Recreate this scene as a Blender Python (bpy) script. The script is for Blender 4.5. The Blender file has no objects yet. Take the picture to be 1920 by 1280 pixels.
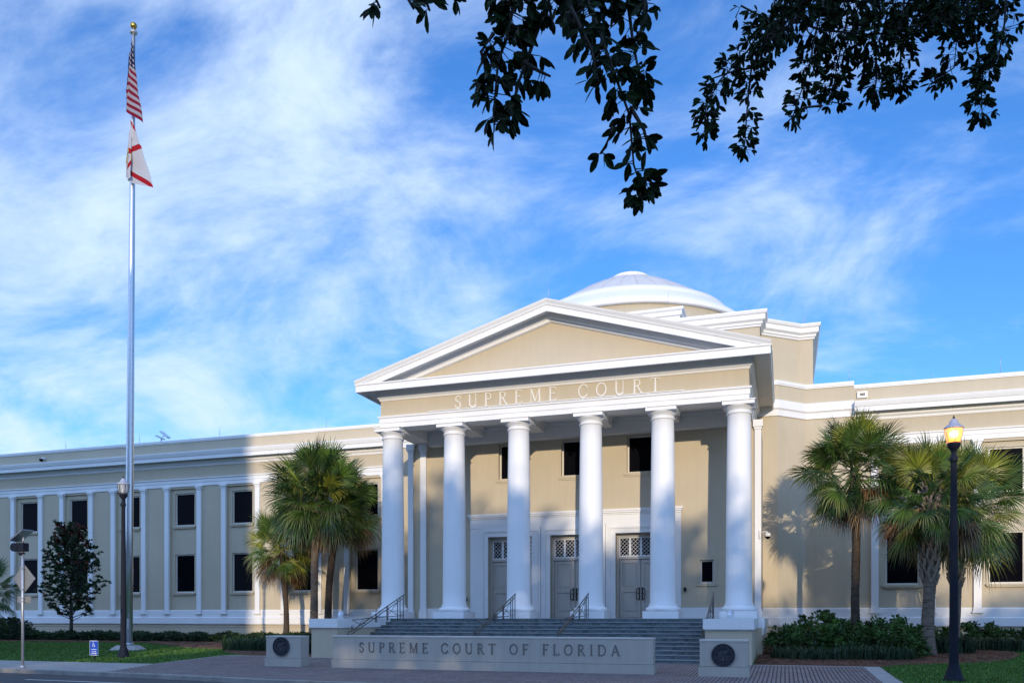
import bpy, math, random
from mathutils import Vector, Matrix
import numpy as np
R = math.radians
random.seed(7)
sc = bpy.context.scene
COL = sc.collection

# ------------------------------------------------------------------ camera
cam_d = bpy.data.cameras.new('camera')
cam = bpy.data.objects.new('camera', cam_d)
COL.objects.link(cam)
cam.location = (0, 0, 1.72)
cam.rotation_euler = (R(90), 0, math.atan(512 / 1553))
cam_d.sensor_width = 36
cam_d.lens = 36 * 1553 / 1920
cam_d.shift_y = 516 / 1920
cam_d.clip_start = 0.1
cam_d.clip_end = 3000
sc.camera = cam

# ------------------------------------------------------------------ sun, sky, exposure
SUN = Vector((0.30, -1.0, 0.185)).normalized()          # towards the sun
EL = math.asin(SUN.z)
AZ = math.atan2(SUN.x, SUN.y)
sl = bpy.data.lights.new('sun', 'SUN')
sl.energy = 2.6
sl.angle = R(0.6)
sl.color = (1.0, 0.84, 0.62)
so = bpy.data.objects.new('sun', sl)
COL.objects.link(so)
so.rotation_euler = (-SUN).to_track_quat('-Z', 'Y').to_euler()
sc.view_settings.view_transform = 'Standard'
sc.view_settings.look = 'None'
sc.view_settings.exposure = 0.38
sc.view_settings.gamma = 1.0

world = bpy.data.worlds.new('World')
sc.world = world
world.use_nodes = True
nt = world.node_tree
nt.nodes.clear()


def N(nt, t, **kw):
    n = nt.nodes.new(t)
    for k, v in kw.items():
        if k.startswith('i_'):
            key = k[2:]
            key = int(key) if key.isdigit() else key.replace('_', ' ')
            n.inputs[key].default_value = v
        else:
            setattr(n, k, v)
    return n


def L(nt, a, ao, b, bi):
    nt.links.new(a.outputs[ao], b.inputs[bi])


def ramp(nt, stops, interp='LINEAR'):
    n = nt.nodes.new('ShaderNodeValToRGB')
    n.color_ramp.interpolation = interp
    el = n.color_ramp.elements
    while len(el) > 1:
        el.remove(el[0])
    el[0].position, c = stops[0][0], stops[0][1]
    el[0].color = tuple(c) + (1,)
    for p, c in stops[1:]:
        e = el.new(p)
        e.color = tuple(c) + (1,)
    return n


sky = N(nt, 'ShaderNodeTexSky', sky_type='NISHITA', sun_disc=False, sun_elevation=EL, sun_rotation=AZ % (2 * math.pi),
        altitude=20, air_density=1.0, dust_density=0.6, ozone_density=2.0)
hs = N(nt, 'ShaderNodeHueSaturation', i_Saturation=1.15, i_Value=1.0)
hs.inputs['Hue'].default_value = 0.5
L(nt, sky, 0, hs, 'Color')
tint = N(nt, 'ShaderNodeMix', data_type='RGBA', blend_type='MULTIPLY')
tint.inputs[0].default_value = 1.0
L(nt, hs, 0, tint, 6)
tint.inputs[7].default_value = (0.6, 0.96, 1.5, 1.0)
tc = N(nt, 'ShaderNodeTexCoord')
# clouds: noise laid out on the direction, flattened like a high sheet
sep = N(nt, 'ShaderNodeSeparateXYZ')
L(nt, tc, 'Generated', sep, 0)
zb = N(nt, 'ShaderNodeMath', operation='ADD'); zb.inputs[1].default_value = 0.35
L(nt, sep, 2, zb, 0)
dx = N(nt, 'ShaderNodeMath', operation='DIVIDE'); L(nt, sep, 0, dx, 0); L(nt, zb, 0, dx, 1)
dy = N(nt, 'ShaderNodeMath', operation='DIVIDE'); L(nt, sep, 1, dy, 0); L(nt, zb, 0, dy, 1)
cmb = N(nt, 'ShaderNodeCombineXYZ'); L(nt, dx, 0, cmb, 0); L(nt, dy, 0, cmb, 1)
mp = N(nt, 'ShaderNodeMapping')
mp.inputs['Rotation'].default_value = (0, 0, R(28))
mp.inputs['Scale'].default_value = (1.0, 1.25, 1.0)
mp.inputs['Location'].default_value = (0.0, 0.0, 0)
L(nt, cmb, 0, mp, 0)
n1 = N(nt, 'ShaderNodeTexNoise', i_Scale=2.5, i_Detail=11.0, i_Roughness=0.62, i_Distortion=0.45)
L(nt, mp, 0, n1, 'Vector')
n2 = N(nt, 'ShaderNodeTexNoise', i_Scale=0.75, i_Detail=3.0, i_Roughness=0.5)
L(nt, mp, 0, n2, 'Vector')
# more cloud towards the left (-X) than the right
grad = N(nt, 'ShaderNodeMapRange'); grad.inputs[1].default_value = -0.95; grad.inputs[2].default_value = 0.35
grad.inputs[3].default_value = 0.105; grad.inputs[4].default_value = -0.06
L(nt, sep, 0, grad, 0)
s1 = N(nt, 'ShaderNodeMath', operation='MULTIPLY'); s1.inputs[1].default_value = 0.80; L(nt, n1, 0, s1, 0)
s2 = N(nt, 'ShaderNodeMath', operation='MULTIPLY'); s2.inputs[1].default_value = 0.30; L(nt, n2, 0, s2, 0)
s3 = N(nt, 'ShaderNodeMath', operation='ADD'); L(nt, s1, 0, s3, 0); L(nt, s2, 0, s3, 1)
s4 = N(nt, 'ShaderNodeMath', operation='ADD'); L(nt, s3, 0, s4, 0); L(nt, grad, 0, s4, 1)
gb = N(nt, 'ShaderNodeMapRange'); gb.inputs[1].default_value = 0.25; gb.inputs[2].default_value = -0.35
gb.inputs[3].default_value = 0.0; gb.inputs[4].default_value = 0.10       # extra cloud added on the unseen sun side to brighten the shade
L(nt, sep, 1, gb, 0)
s5 = N(nt, 'ShaderNodeMath', operation='ADD'); L(nt, s4, 0, s5, 0); L(nt, gb, 0, s5, 1); s4 = s5
mpf = N(nt, 'ShaderNodeMapping'); mpf.inputs['Rotation'].default_value = (0, 0, R(-18)); mpf.inputs['Scale'].default_value = (1.6, 4.5, 1)
L(nt, cmb, 0, mpf, 0)
n3 = N(nt, 'ShaderNodeTexNoise', i_Scale=2.6, i_Detail=8.0, i_Roughness=0.62, i_Distortion=0.5); L(nt, mpf, 0, n3, 'Vector')
f3 = N(nt, 'ShaderNodeMapRange'); f3.inputs[1].default_value = 0.3; f3.inputs[2].default_value = 0.7; f3.inputs[3].default_value = -0.03; f3.inputs[4].default_value = 0.03
L(nt, n3, 0, f3, 0)
s6 = N(nt, 'ShaderNodeMath', operation='ADD'); L(nt, s4, 0, s6, 0); L(nt, f3, 0, s6, 1); s4 = s6
cf = N(nt, 'ShaderNodeMapRange', interpolation_type='SMOOTHSTEP')
cf.inputs[1].default_value = 0.47; cf.inputs[2].default_value = 0.81; cf.inputs[3].default_value = 0.0; cf.inputs[4].default_value = 0.94
L(nt, s4, 0, cf, 0)
mx = N(nt, 'ShaderNodeMix', data_type='RGBA')
L(nt, cf, 0, mx, 0)
L(nt, tint, 2, mx, 6)
mx.inputs[7].default_value = (4.0, 4.95, 6.3, 1.0)
# behind the camera: added blue fill that tints the shade, replacing the warm glow
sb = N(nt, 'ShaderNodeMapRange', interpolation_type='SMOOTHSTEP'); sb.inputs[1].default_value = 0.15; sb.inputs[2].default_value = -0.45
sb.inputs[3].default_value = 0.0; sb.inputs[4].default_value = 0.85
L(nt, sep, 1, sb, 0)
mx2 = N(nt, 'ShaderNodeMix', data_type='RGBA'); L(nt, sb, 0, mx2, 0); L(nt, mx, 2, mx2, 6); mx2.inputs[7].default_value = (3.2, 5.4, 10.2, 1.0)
bg = N(nt, 'ShaderNodeBackground', i_Strength=0.15)
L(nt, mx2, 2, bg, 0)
wo = N(nt, 'ShaderNodeOutputWorld')
L(nt, bg, 0, wo, 0)


# ------------------------------------------------------------------ materials
def new_mat(name):
    m = bpy.data.materials.new(name)
    m.use_nodes = True
    t = m.node_tree
    return m, t, t.nodes['Principled BSDF']


def mat(name, col, rough=0.6, metal=0.0, var=0.0, vscale=2.0, bump=0.0, bscale=40.0, spec=0.5, streak=0.0, coat=0.0):
    m, t, b = new_mat(name)
    b.inputs['Roughness'].default_value = rough
    b.inputs['Metallic'].default_value = metal
    b.inputs['Specular IOR Level'].default_value = spec
    b.inputs['Coat Weight'].default_value = coat
    b.inputs['Base Color'].default_value = (*col, 1)
    co = N(t, 'ShaderNodeTexCoord')
    last = None
    if var > 0:
        n = N(t, 'ShaderNodeTexNoise', i_Scale=vscale, i_Detail=8.0, i_Roughness=0.62)
        L(t, co, 'Object', n, 'Vector')
        lo = tuple(c * (1 - var) for c in col); hi = tuple(min(1, c * (1 + var)) for c in col)
        r = ramp(t, [(0.3, lo), (0.7, hi)])
        L(t, n, 0, r, 0)
        last = r
    if streak > 0:   # faint vertical weathering runs
        mpn = N(t, 'ShaderNodeMapping'); mpn.inputs['Scale'].default_value = (3.0, 3.0, 0.18)
        L(t, co, 'Object', mpn, 0)
        n = N(t, 'ShaderNodeTexNoise', i_Scale=1.6, i_Detail=6.0, i_Roughness=0.7)
        L(t, mpn, 0, n, 'Vector')
        r2 = ramp(t, [(0.35, (1 - streak,) * 3), (0.6, (1, 1, 1))])
        L(t, n, 0, r2, 0)
        mm = N(t, 'ShaderNodeMix', data_type='RGBA', blend_type='MULTIPLY'); mm.inputs[0].default_value = 1
        if last: L(t, last, 0, mm, 6)
        else: mm.inputs[6].default_value = (*col, 1)
        L(t, r2, 0, mm, 7)
        t.links.new(mm.outputs[2], b.inputs['Base Color'])
    elif last:
        L(t, last, 0, b, 'Base Color')
    if bump > 0:
        n = N(t, 'ShaderNodeTexNoise', i_Scale=bscale, i_Detail=4.0, i_Roughness=0.6)
        L(t, co, 'Object', n, 'Vector')
        bp = N(t, 'ShaderNodeBump', i_Strength=bump, i_Distance=0.02)
        L(t, n, 0, bp, 'Height'); L(t, bp, 0, b, 'Normal')
    return m


M = {}
M['stucco'] = mat('beige_stucco', (0.51, 0.437, 0.320), 0.85, var=0.05, vscale=0.4, bump=0.30, bscale=60, spec=0.25, streak=0.035)
M['white'] = mat('white_paint', (0.76, 0.755, 0.745), 0.55, var=0.02, vscale=0.8, bump=0.10, bscale=25, spec=0.35, streak=0.03)
M['dome_grey'] = mat('dome_membrane', (0.60, 0.58, 0.575), 0.7, var=0.07, vscale=1.2, streak=0.08)
M['glass'] = mat('dark_window_glass', (0.004, 0.004, 0.006), 0.05, spec=0.03)
M['frame'] = mat('window_frame', (0.42, 0.37, 0.29), 0.5, var=0.03)
M['framew'] = mat('pale_frame', (0.60, 0.56, 0.50), 0.5, var=0.03)
M['door'] = mat('greige_door', (0.47, 0.43, 0.385), 0.42, var=0.04, vscale=3)
M['bronze'] = mat('dark_bronze', (0.035, 0.033, 0.034), 0.38, metal=0.7, var=0.3, vscale=14)
M['sealdark'] = mat('bronze_medallion', (0.020, 0.022, 0.030), 0.45, metal=0.35, var=0.25, vscale=20)
M['sealhi'] = mat('bronze_relief', (0.11, 0.115, 0.135), 0.4, metal=0.4, var=0.25, vscale=20)
M['stone'] = mat('sign_stone', (0.42, 0.385, 0.33), 0.75, var=0.05, vscale=1.5, bump=0.25, bscale=50, streak=0.08)
M['stonecap'] = mat('sign_coping', (0.56, 0.53, 0.47), 0.7, var=0.05, vscale=2)
M['letter'] = mat('cut_letter', (0.17, 0.163, 0.155), 0.5, metal=0.3, var=0.15, vscale=9)
M['letterw'] = mat('white_letter', (0.74, 0.72, 0.68), 0.45)
M['rail'] = mat('bronze_rail', (0.16, 0.15, 0.14), 0.36, metal=0.75, var=0.2, vscale=12)
M['polesteel'] = mat('brushed_aluminium', (0.60, 0.61, 0.63), 0.32, metal=0.85, var=0.08, vscale=8)
M['gold'] = mat('gold_ball', (0.45, 0.30, 0.07), 0.35, metal=0.9, var=0.2, vscale=30)
M['blackpaint'] = mat('black_post_paint', (0.010, 0.013, 0.022), 0.6, var=0.2, vscale=6, spec=0.15, bump=0.1, bscale=60)
M['galv'] = mat('galvanised_steel', (0.42, 0.43, 0.45), 0.45, metal=0.6, var=0.12, vscale=10)
M['signback'] = mat('sign_back_metal', (0.25, 0.25, 0.245), 0.5, metal=0.4, var=0.1, vscale=6)
M['blue'] = mat('blue_sign', (0.008, 0.06, 0.42), 0.4)
M['signwhite'] = mat('sign_white', (0.75, 0.76, 0.78), 0.4)
M['concrete'] = mat('concrete', (0.34, 0.32, 0.30), 0.85, var=0.14, vscale=1.4, bump=0.4, bscale=30)
M['kerb'] = mat('kerb_concrete', (0.26, 0.245, 0.225), 0.85, var=0.25, vscale=2.2, bump=0.4, bscale=25)
M['asphalt'] = mat('asphalt', (0.055, 0.056, 0.060), 0.8, var=0.2, vscale=2.5, bump=0.5, bscale=120)
M['linepaint'] = mat('road_paint', (0.62, 0.62, 0.60), 0.6, var=0.15, vscale=8)
M['soil'] = mat('pine_straw_mulch', (0.105, 0.045, 0.024), 0.95, var=0.5, vscale=9, bump=0.9, bscale=35)
M['lawn'] = mat('turf', (0.050, 0.125, 0.016), 0.9, var=0.35, vscale=1.3, bump=0.6, bscale=45)
M['trunk'] = mat('palm_trunk', (0.135, 0.105, 0.080), 0.9, var=0.35, vscale=7, bump=0.9, bscale=20)
M['trunkdark'] = mat('dark_palm_trunk', (0.060, 0.042, 0.030), 0.9, var=0.35, vscale=7, bump=0.9, bscale=20)
M['boot'] = mat('palm_boot', (0.24, 0.19, 0.145), 0.85, var=0.3, vscale=9)
M['bark'] = mat('oak_bark', (0.05, 0.042, 0.035), 0.9, var=0.3, vscale=6, bump=0.9, bscale=14)
M['drip'] = mat('rain_streak', (0.40, 0.345, 0.26), 0.85)
M['roof'] = mat('roof_membrane', (0.5, 0.5, 0.5), 0.8, var=0.05)
M['brickwall'] = mat('tower_block', (0.35, 0.32, 0.29), 0.8, var=0.06)
M['solar'] = mat('solar_cell', (0.015, 0.022, 0.05), 0.2, spec=0.6)
M['redlens'] = mat('red_lens', (0.10, 0.008, 0.006), 0.2, spec=0.6)
M['camwhite'] = mat('camera_housing', (0.70, 0.69, 0.66), 0.35)
M['palewhite'] = mat('floodlight_housing', (0.62, 0.66, 0.72), 0.3, metal=0.3)


def leaf_mat(name, base, trans=0.25, rough=0.5, spec=0.4):
    m, t, b = new_mat(name)
    at = N(t, 'ShaderNodeAttribute', attribute_name='tone')
    mm = N(t, 'ShaderNodeMix', data_type='RGBA', blend_type='MULTIPLY'); mm.inputs[0].default_value = 1
    mm.inputs[6].default_value = (*base, 1)
    L(t, at, 'Color', mm, 7)
    t.links.new(mm.outputs[2], b.inputs['Base Color'])
    b.inputs['Roughness'].default_value = rough
    b.inputs['Specular IOR Level'].default_value = spec
    if trans > 0:
        tr = N(t, 'ShaderNodeBsdfTranslucent')
        t.links.new(mm.outputs[2], tr.inputs['Color'])
        ms = N(t, 'ShaderNodeMixShader'); ms.inputs[0].default_value = trans
        L(t, b, 0, ms, 1); L(t, tr, 0, ms, 2)
        t.links.new(ms.outputs[0], t.nodes['Material Output'].inputs[0])
    return m


M['palmleaf'] = leaf_mat('palm_leaf', (1, 1, 1), 0.22, 0.42, 0.5)
M['leaf'] = leaf_mat('shrub_leaf', (1, 1, 1), 0.2, 0.5)
M['oakleaf'] = leaf_mat('oak_leaf', (1, 1, 1), 0.10, 0.55, 0.12)


def brick_mat():
    m, t, b = new_mat('brick_pavers')
    co = N(t, 'ShaderNodeTexCoord')
    mpn = N(t, 'ShaderNodeMapping'); mpn.inputs['Rotation'].default_value = (0, 0, R(90))
    L(t, co, 'Object', mpn, 0)
    br = N(t, 'ShaderNodeTexBrick', offset=0.5)
    br.inputs['Scale'].default_value = 1.0
    br.inputs['Brick Width'].default_value = 0.21
    br.inputs['Row Height'].default_value = 0.115
    br.inputs['Mortar Size'].default_value = 0.019
    br.inputs['Mortar Smooth'].default_value = 0.3
    br.inputs['Bias'].default_value = 0.0
    br.inputs['Color1'].default_value = (0.235, 0.165, 0.150, 1)
    br.inputs['Color2'].default_value = (0.300, 0.245, 0.235, 1)
    br.inputs['Mortar'].default_value = (0.035, 0.030, 0.030, 1)
    L(t, mpn, 0, br, 'Vector')
    n = N(t, 'ShaderNodeTexNoise', i_Scale=0.9, i_Detail=7.0, i_Roughness=0.65)
    L(t, co, 'Object', n, 'Vector')
    r = ramp(t, [(0.3, (0.72, 0.72, 0.74)), (0.7, (1.15, 1.12, 1.12))])
    L(t, n, 0, r, 0)
    mm = N(t, 'ShaderNodeMix', data_type='RGBA', blend_type='MULTIPLY'); mm.inputs[0].default_value = 1
    L(t, br, 0, mm, 6); L(t, r, 0, mm, 7)
    t.links.new(mm.outputs[2], b.inputs['Base Color'])
    b.inputs['Roughness'].default_value = 0.75
    bp = N(t, 'ShaderNodeBump', i_Strength=0.8, i_Distance=0.012)
    bp.invert = True
    L(t, br, 1, bp, 'Height'); L(t, bp, 0, b, 'Normal')
    return m


M['brick'] = brick_mat()


def marble_mat():
    m, t, b = new_mat('dark_green_marble')
    co = N(t, 'ShaderNodeTexCoord')
    mpn = N(t, 'ShaderNodeMapping'); mpn.inputs['Scale'].default_value = (1.3, 1.0, 2.6)
    L(t, co, 'Object', mpn, 0)
    n = N(t, 'ShaderNodeTexNoise', i_Scale=2.6, i_Detail=10.0, i_Roughness=0.72, i_Distortion=0.9)
    L(t, mpn, 0, n, 'Vector')
    r = ramp(t, [(0.32, (0.030, 0.043, 0.048)), (0.48, (0.085, 0.112, 0.120)), (0.57, (0.15, 0.18, 0.185)), (0.68, (0.055, 0.075, 0.08))])
    L(t, n, 0, r, 0); L(t, r, 0, b, 'Base Color')
    b.inputs['Roughness'].default_value = 0.45
    return m


M['marble'] = marble_mat()
M['nosing'] = mat('pale_step_edge', (0.21, 0.235, 0.245), 0.5, var=0.15, vscale=4)  # treads and their edges, paler than the marble risers


# ------------------------------------------------------------------ mesh helpers
def g(y):
    return max(0.0, 0.02 * (y - 24.75))


class MB:
    def __init__(s):
        s.v = []; s.f = []; s.mi = []; s.sm = []; s.c = []; s.uv = []

    def face(s, idx, mi=0, sm=False):
        s.f.append(tuple(idx)); s.mi.append(mi); s.sm.append(sm)

    def pts(s, P, col=None):
        n = len(s.v); s.v.extend([tuple(p) for p in P])
        if col is not None:
            while len(s.c) < n: s.c.append((1, 1, 1))
            s.c.extend([col] * len(P))
        return n

    def box(s, x0, x1, y0, y1, z0, z1, mi=0):
        n = s.pts([(x0, y0, z0), (x1, y0, z0), (x1, y1, z0), (x0, y1, z0), (x0, y0, z1), (x1, y0, z1), (x1, y1, z1), (x0, y1, z1)])
        for q in ((0, 3, 2, 1), (4, 5, 6, 7), (0, 1, 5, 4), (1, 2, 6, 5), (2, 3, 7, 6), (3, 0, 4, 7)):
            s.face([n + i for i in q], mi)
        return s

    def prism(s, poly, z0, z1, mi=0):
        k = len(poly)
        a = s.pts([(x, y, z0) for x, y in poly]); b = s.pts([(x, y, z1) for x, y in poly])
        s.face([a + i for i in range(k)][::-1], mi); s.face([b + i for i in range(k)], mi)
        for i in range(k):
            j = (i + 1) % k
            s.face((a + i, a + j, b + j, b + i), mi)
        return s

    def yprism(s, poly, y0, y1, mi=0):      # poly in x,z
        k = len(poly)
        a = s.pts([(x, y0, z) for x, z in poly]); b = s.pts([(x, y1, z) for x, z in poly])
        s.face([a + i for i in range(k)], mi); s.face([b + i for i in range(k)][::-1], mi)
        for i in range(k):
            j = (i + 1) % k
            s.face((a + j, a + i, b + i, b + j), mi)
        return s

    def mould(s, path, prof, closed=False, mi=0, mis=None):
        """sweep a closed profile (outward offset, z) along a plan path with mitred corners"""
        n = len(path); k = len(prof)

        def nrm(a, b):
            d = Vector((b[0] - a[0], b[1] - a[1])); d.normalize()
            return Vector((d.y, -d.x))
        rows = []
        for i, p in enumerate(path):
            if closed:
                n0 = nrm(path[i - 1], p); n1 = nrm(p, path[(i + 1) % n])
            else:
                n0 = nrm(path[i - 1], p) if i > 0 else nrm(p, path[1])
                n1 = nrm(p, path[i + 1]) if i < n - 1 else n0
            m = (n0 + n1); m /= max(0.2, (1 + n0.dot(n1)))
            rows.append(s.pts([(p[0] + m.x * o, p[1] + m.y * o, z) for o, z in prof]))
        seg = n if closed else n - 1
        for i in range(seg):
            a = rows[i]; b = rows[(i + 1) % n]
            for j in range(k):
                j2 = (j + 1) % k
                s.face((a + j, b + j, b + j2, a + j2), mis[j] if mis else mi)
        if not closed:
            s.face([rows[0] + j for j in range(k)], mi); s.face([rows[-1] + j for j in range(k)][::-1], mi)
        return s

    def lathe(s, prof, c=(0, 0), seg=40, mi=0, smooth=True, close_top=True, close_bot=True, a0=0.0):
        rows = []
        for r, z in prof:
            rows.append(s.pts([(c[0] + r * math.cos(a0 + 2 * math.pi * i / seg), c[1] + r * math.sin(a0 + 2 * math.pi * i / seg), z) for i in range(seg)]))
        for a, b in zip(rows, rows[1:]):
            for i in range(seg):
                j = (i + 1) % seg
                s.face((a + i, a + j, b + j, b + i), mi, smooth)
        if close_bot: s.face([rows[0] + i for i in range(seg)][::-1], mi)
        if close_top: s.face([rows[-1] + i for i in range(seg)], mi)
        return s

    def tube(s, P, r, seg=8, mi=0, smooth=True, col=None):
        P = [Vector(p) for p in P]
        rr = r if isinstance(r, (list, tuple)) else [r] * len(P)
        rows = []
        for i, p in enumerate(P):
            d = (P[min(i + 1, len(P) - 1)] - P[max(i - 1, 0)]).normalized()
            up = Vector((0, 0, 1)) if abs(d.z) < 0.9 else Vector((1, 0, 0))
            x = d.cross(up).normalized(); y = x.cross(d)
            rows.append(s.pts([p + (x * math.cos(2 * math.pi * q / seg) + y * math.sin(2 * math.pi * q / seg)) * rr[i] for q in range(seg)], col))
        for a, b in zip(rows, rows[1:]):
            for i in range(seg):
                j = (i + 1) % seg
                s.face((a + i, a + j, b + j, b + i), mi, smooth)
        s.face([rows[0] + i for i in range(seg)][::-1], mi); s.face([rows[-1] + i for i in range(seg)], mi)
        return s

    def bar(s, p0, p1, w, h, mi=0):         # rectangular bar between two points
        p0 = Vector(p0); p1 = Vector(p1); d = (p1 - p0).normalized()
        up = Vector((0, 0, 1)) if abs(d.z) < 0.95 else Vector((0, 1, 0))
        x = d.cross(up).normalized() * (w / 2); y = x.cross(d).normalized() * (h / 2)
        n = s.pts([p0 - x - y, p0 + x - y, p0 + x + y, p0 - x + y, p1 - x - y, p1 + x - y, p1 + x + y, p1 - x + y])
        for q in ((0, 1, 2, 3), (7, 6, 5, 4), (0, 4, 5, 1), (1, 5, 6, 2), (2, 6, 7, 3), (3, 7, 4, 0)):
            s.face([n + i for i in q], mi)
        return s

    def holes(s, x0, x1, z0, z1, y, H, depth, mi=0):
        """front face at y with rectangular openings (hx0,hx1,hz0,hz1) and reveals of the given depth"""
        xs = sorted({x0, x1, *[h[0] for h in H], *[h[1] for h in H]})
        zs = sorted({z0, z1, *[h[2] for h in H], *[h[3] for h in H]})
        for xa, xb in zip(xs, xs[1:]):
            for za, zb_ in zip(zs, zs[1:]):
                cx, cz = (xa + xb) / 2, (za + zb_) / 2
                if any(h[0] < cx < h[1] and h[2] < cz < h[3] for h in H): continue
                n = s.pts([(xa, y, za), (xb, y, za), (xb, y, zb_), (xa, y, zb_)])
                s.face((n, n + 1, n + 2, n + 3), mi)
        for a, b, c, d in H:
            n = s.pts([(a, y, c), (b, y, c), (b, y, d), (a, y, d), (a, y + depth, c), (b, y + depth, c), (b, y + depth, d), (a, y + depth, d)])
            for q in ((0, 4, 5, 1), (1, 5, 6, 2), (2, 6, 7, 3), (3, 7, 4, 0)):
                s.face([n + i for i in q], mi)
        return s

    def mesh(s, name, mats, off=(0, 0, 0)):
        me = bpy.data.meshes.new(name)
        ox, oy, oz = off
        me.from_pydata([(x - ox, y - oy, z - oz) for x, y, z in s.v], [], s.f)
        if not isinstance(mats, (list, tuple)): mats = [mats]
        for m in mats: me.materials.append(M[m] if isinstance(m, str) else m)
        me.polygons.foreach_set('material_index', s.mi)
        me.polygons.foreach_set('use_smooth', s.sm)
        if s.c:
            while len(s.c) < len(s.v): s.c.append((1, 1, 1))
            ca = me.color_attributes.new('tone', 'FLOAT_COLOR', 'POINT')
            arr = np.ones((len(s.v), 4), dtype=np.float32); arr[:, :3] = np.array(s.c, dtype=np.float32)
            ca.data.foreach_set('color', arr.ravel())
        if s.uv:
            uvl = me.uv_layers.new(name='uv')
            li = np.zeros(len(me.loops), dtype=np.int32); me.loops.foreach_get('vertex_index', li)
            uvl.data.foreach_set('uv', np.array(s.uv, dtype=np.float32)[li].ravel())
        me.update()
        return me


def tag(o, label=None, cat=None, group=None, kind=None):
    if label: o['label'] = label
    if cat: o['category'] = cat
    if group: o['group'] = group
    if kind: o['kind'] = kind
    return o


def empty(name, loc, label, cat, group=None, rz=0):
    o = bpy.data.objects.new(name, None); COL.objects.link(o)
    o.location = loc; o.rotation_euler = (0, 0, rz); o.empty_display_size = 0.3
    return tag(o, label, cat, group)


def wloc(o):
    v = Vector(o.location)
    return v + wloc(o.parent) if o.parent else v


def part(name, mb, mats, parent=None, loc=None, label=None):
    """world-coordinate mesh -> object; loc gives the object's own origin (world)"""
    base = Vector(loc) if loc is not None else (wloc(parent) if parent else Vector((0, 0, 0)))
    o = bpy.data.objects.new(name, mb.mesh(name, mats, base))
    COL.objects.link(o)
    if parent:
        o.parent = parent; o.location = base - wloc(parent)
    else:
        o.location = base
    if label: o['label'] = label
    return o


def lpart(name, me, parent, loc=(0, 0, 0), rot=None):
    """existing mesh data in local coordinates"""
    o = bpy.data.objects.new(name, me); COL.objects.link(o); o.parent = parent; o.location = loc
    if rot: o.rotation_euler = rot
    return o


def copy_tree(o, parent=None):
    c = o.copy(); COL.objects.link(c); c.parent = parent
    for ch in list(o.children): copy_tree(ch, c)
    return c


def clip(poly, yc, keep_low):
    out = []
    for i in range(len(poly)):
        a, b = poly[i], poly[(i + 1) % len(poly)]
        ina = (a[1] <= yc) == keep_low or a[1] == yc; inb = (b[1] <= yc) == keep_low or b[1] == yc
        if ina: out.append(a)
        if ina != inb:
            t = (yc - a[1]) / (b[1] - a[1]); out.append((a[0] + t * (b[0] - a[0]), yc))
    return out


def sheet(name, poly, m, dz=0.0, thick=0.0, kind='structure'):
    mb = MB()
    for lo in (True, False):
        p = clip(poly, 24.75, lo)
        if len(p) > 2:
            n = mb.pts([(x, y, g(y) + dz) for x, y in p]); mb.face(range(n, n + len(p)))
    o = part(name, mb, m)
    return tag(o, kind=kind)

# ------------------------------------------------------------------ ground, street, paving
def kerb_y(x):
    P = [(-160, 36), (-60, 25.6), (-24.8, 21.0), (-17.7, 20.3), (-13.8, 19.6), (2, 18.2), (20, 17.2), (160, 12)]
    for (xa, ya), (xb, yb) in zip(P, P[1:]):
        if xa <= x <= xb: return ya + (yb - ya) * (x - xa) / (xb - xa)
KX = [-160, -60, -40, -24.8, -21, -17.7, -13.8, -6, 2, 10, 20, 60, 160]
KP = [(x, kerb_y(x)) for x in KX]
mb = MB(); n = mb.pts([(-900, -900, -.20), (900, -900, -.20), (900, 900, -.20), (-900, 900, -.20)]); mb.face((n, n + 1, n + 2, n + 3))
tag(part('ground', mb, 'lawn'), kind='structure')
mb = MB()
P = [(-160, -14), (160, -14)] + KP[::-1]
n = mb.pts([(x, y, -.14) for x, y in P]); mb.face(range(n, n + len(P)))
tag(part('street', mb, 'asphalt'), kind='structure')
mb = MB(); mb.mould([(x, y) for x, y in KP], [(0, -.18), (0, -.01), (-.02, 0.006), (-.15, 0.010), (-.15, -.18)])
tag(part('kerb', mb, 'kerb'), kind='structure')
mb = MB()
for a, b, y0 in ((-21.5, -12.0, 18.85), (-40, -31, 20.6), (-5, 4, 16.9)):
    n = mb.pts([(a, y0, -.136), (b, y0 - .5, -.136), (b, y0 - .38, -.136), (a, y0 + .12, -.136)]); mb.face((n, n + 1, n + 2, n + 3))
tag(part('lane_marking', mb, 'linepaint'), kind='structure')
# sidewalk left of the paving, with tooled joints as gaps
mb = MB()
x = -120.0
edges = []
while x < -21.9:
    edges.append(x); x += 1.52
for xa in edges:
    xb = min(xa + 1.50, -21.9)
    P = [(xa, kerb_y(xa) + .15), (xb, kerb_y(xb) + .15), (xb, 24.75 + max(0, (-25 - xb) * .02)), (xa, 24.75 + max(0, (-25 - xa) * .02))]
    n = mb.pts([(px, py, .008) for px, py in P]); mb.face(range(n, n + 4))
P = [(-21.88, kerb_y(-21.88) + .15), (-20.2, kerb_y(-20.2) + .15), (-21.88, 24.7)]
n = mb.pts([(px, py, .008) for px, py in P]); mb.face(range(n, n + 3))
tag(part('sidewalk', mb, 'concrete'), kind='structure')
KR = [p for p in KP if -20.2 < p[0] < 2.4]
plaza = [(-20.18, kerb_y(-20.2) + .15)] + [(x, y + .15) for x, y in KR] + [(2.40, kerb_y(2.4) + .15), (2.40, 29.0), (-22.35, 29.2), (-21.86, 24.72)]
sheet('brick_plaza', plaza, 'brick', .012)
mb = MB()
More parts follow.
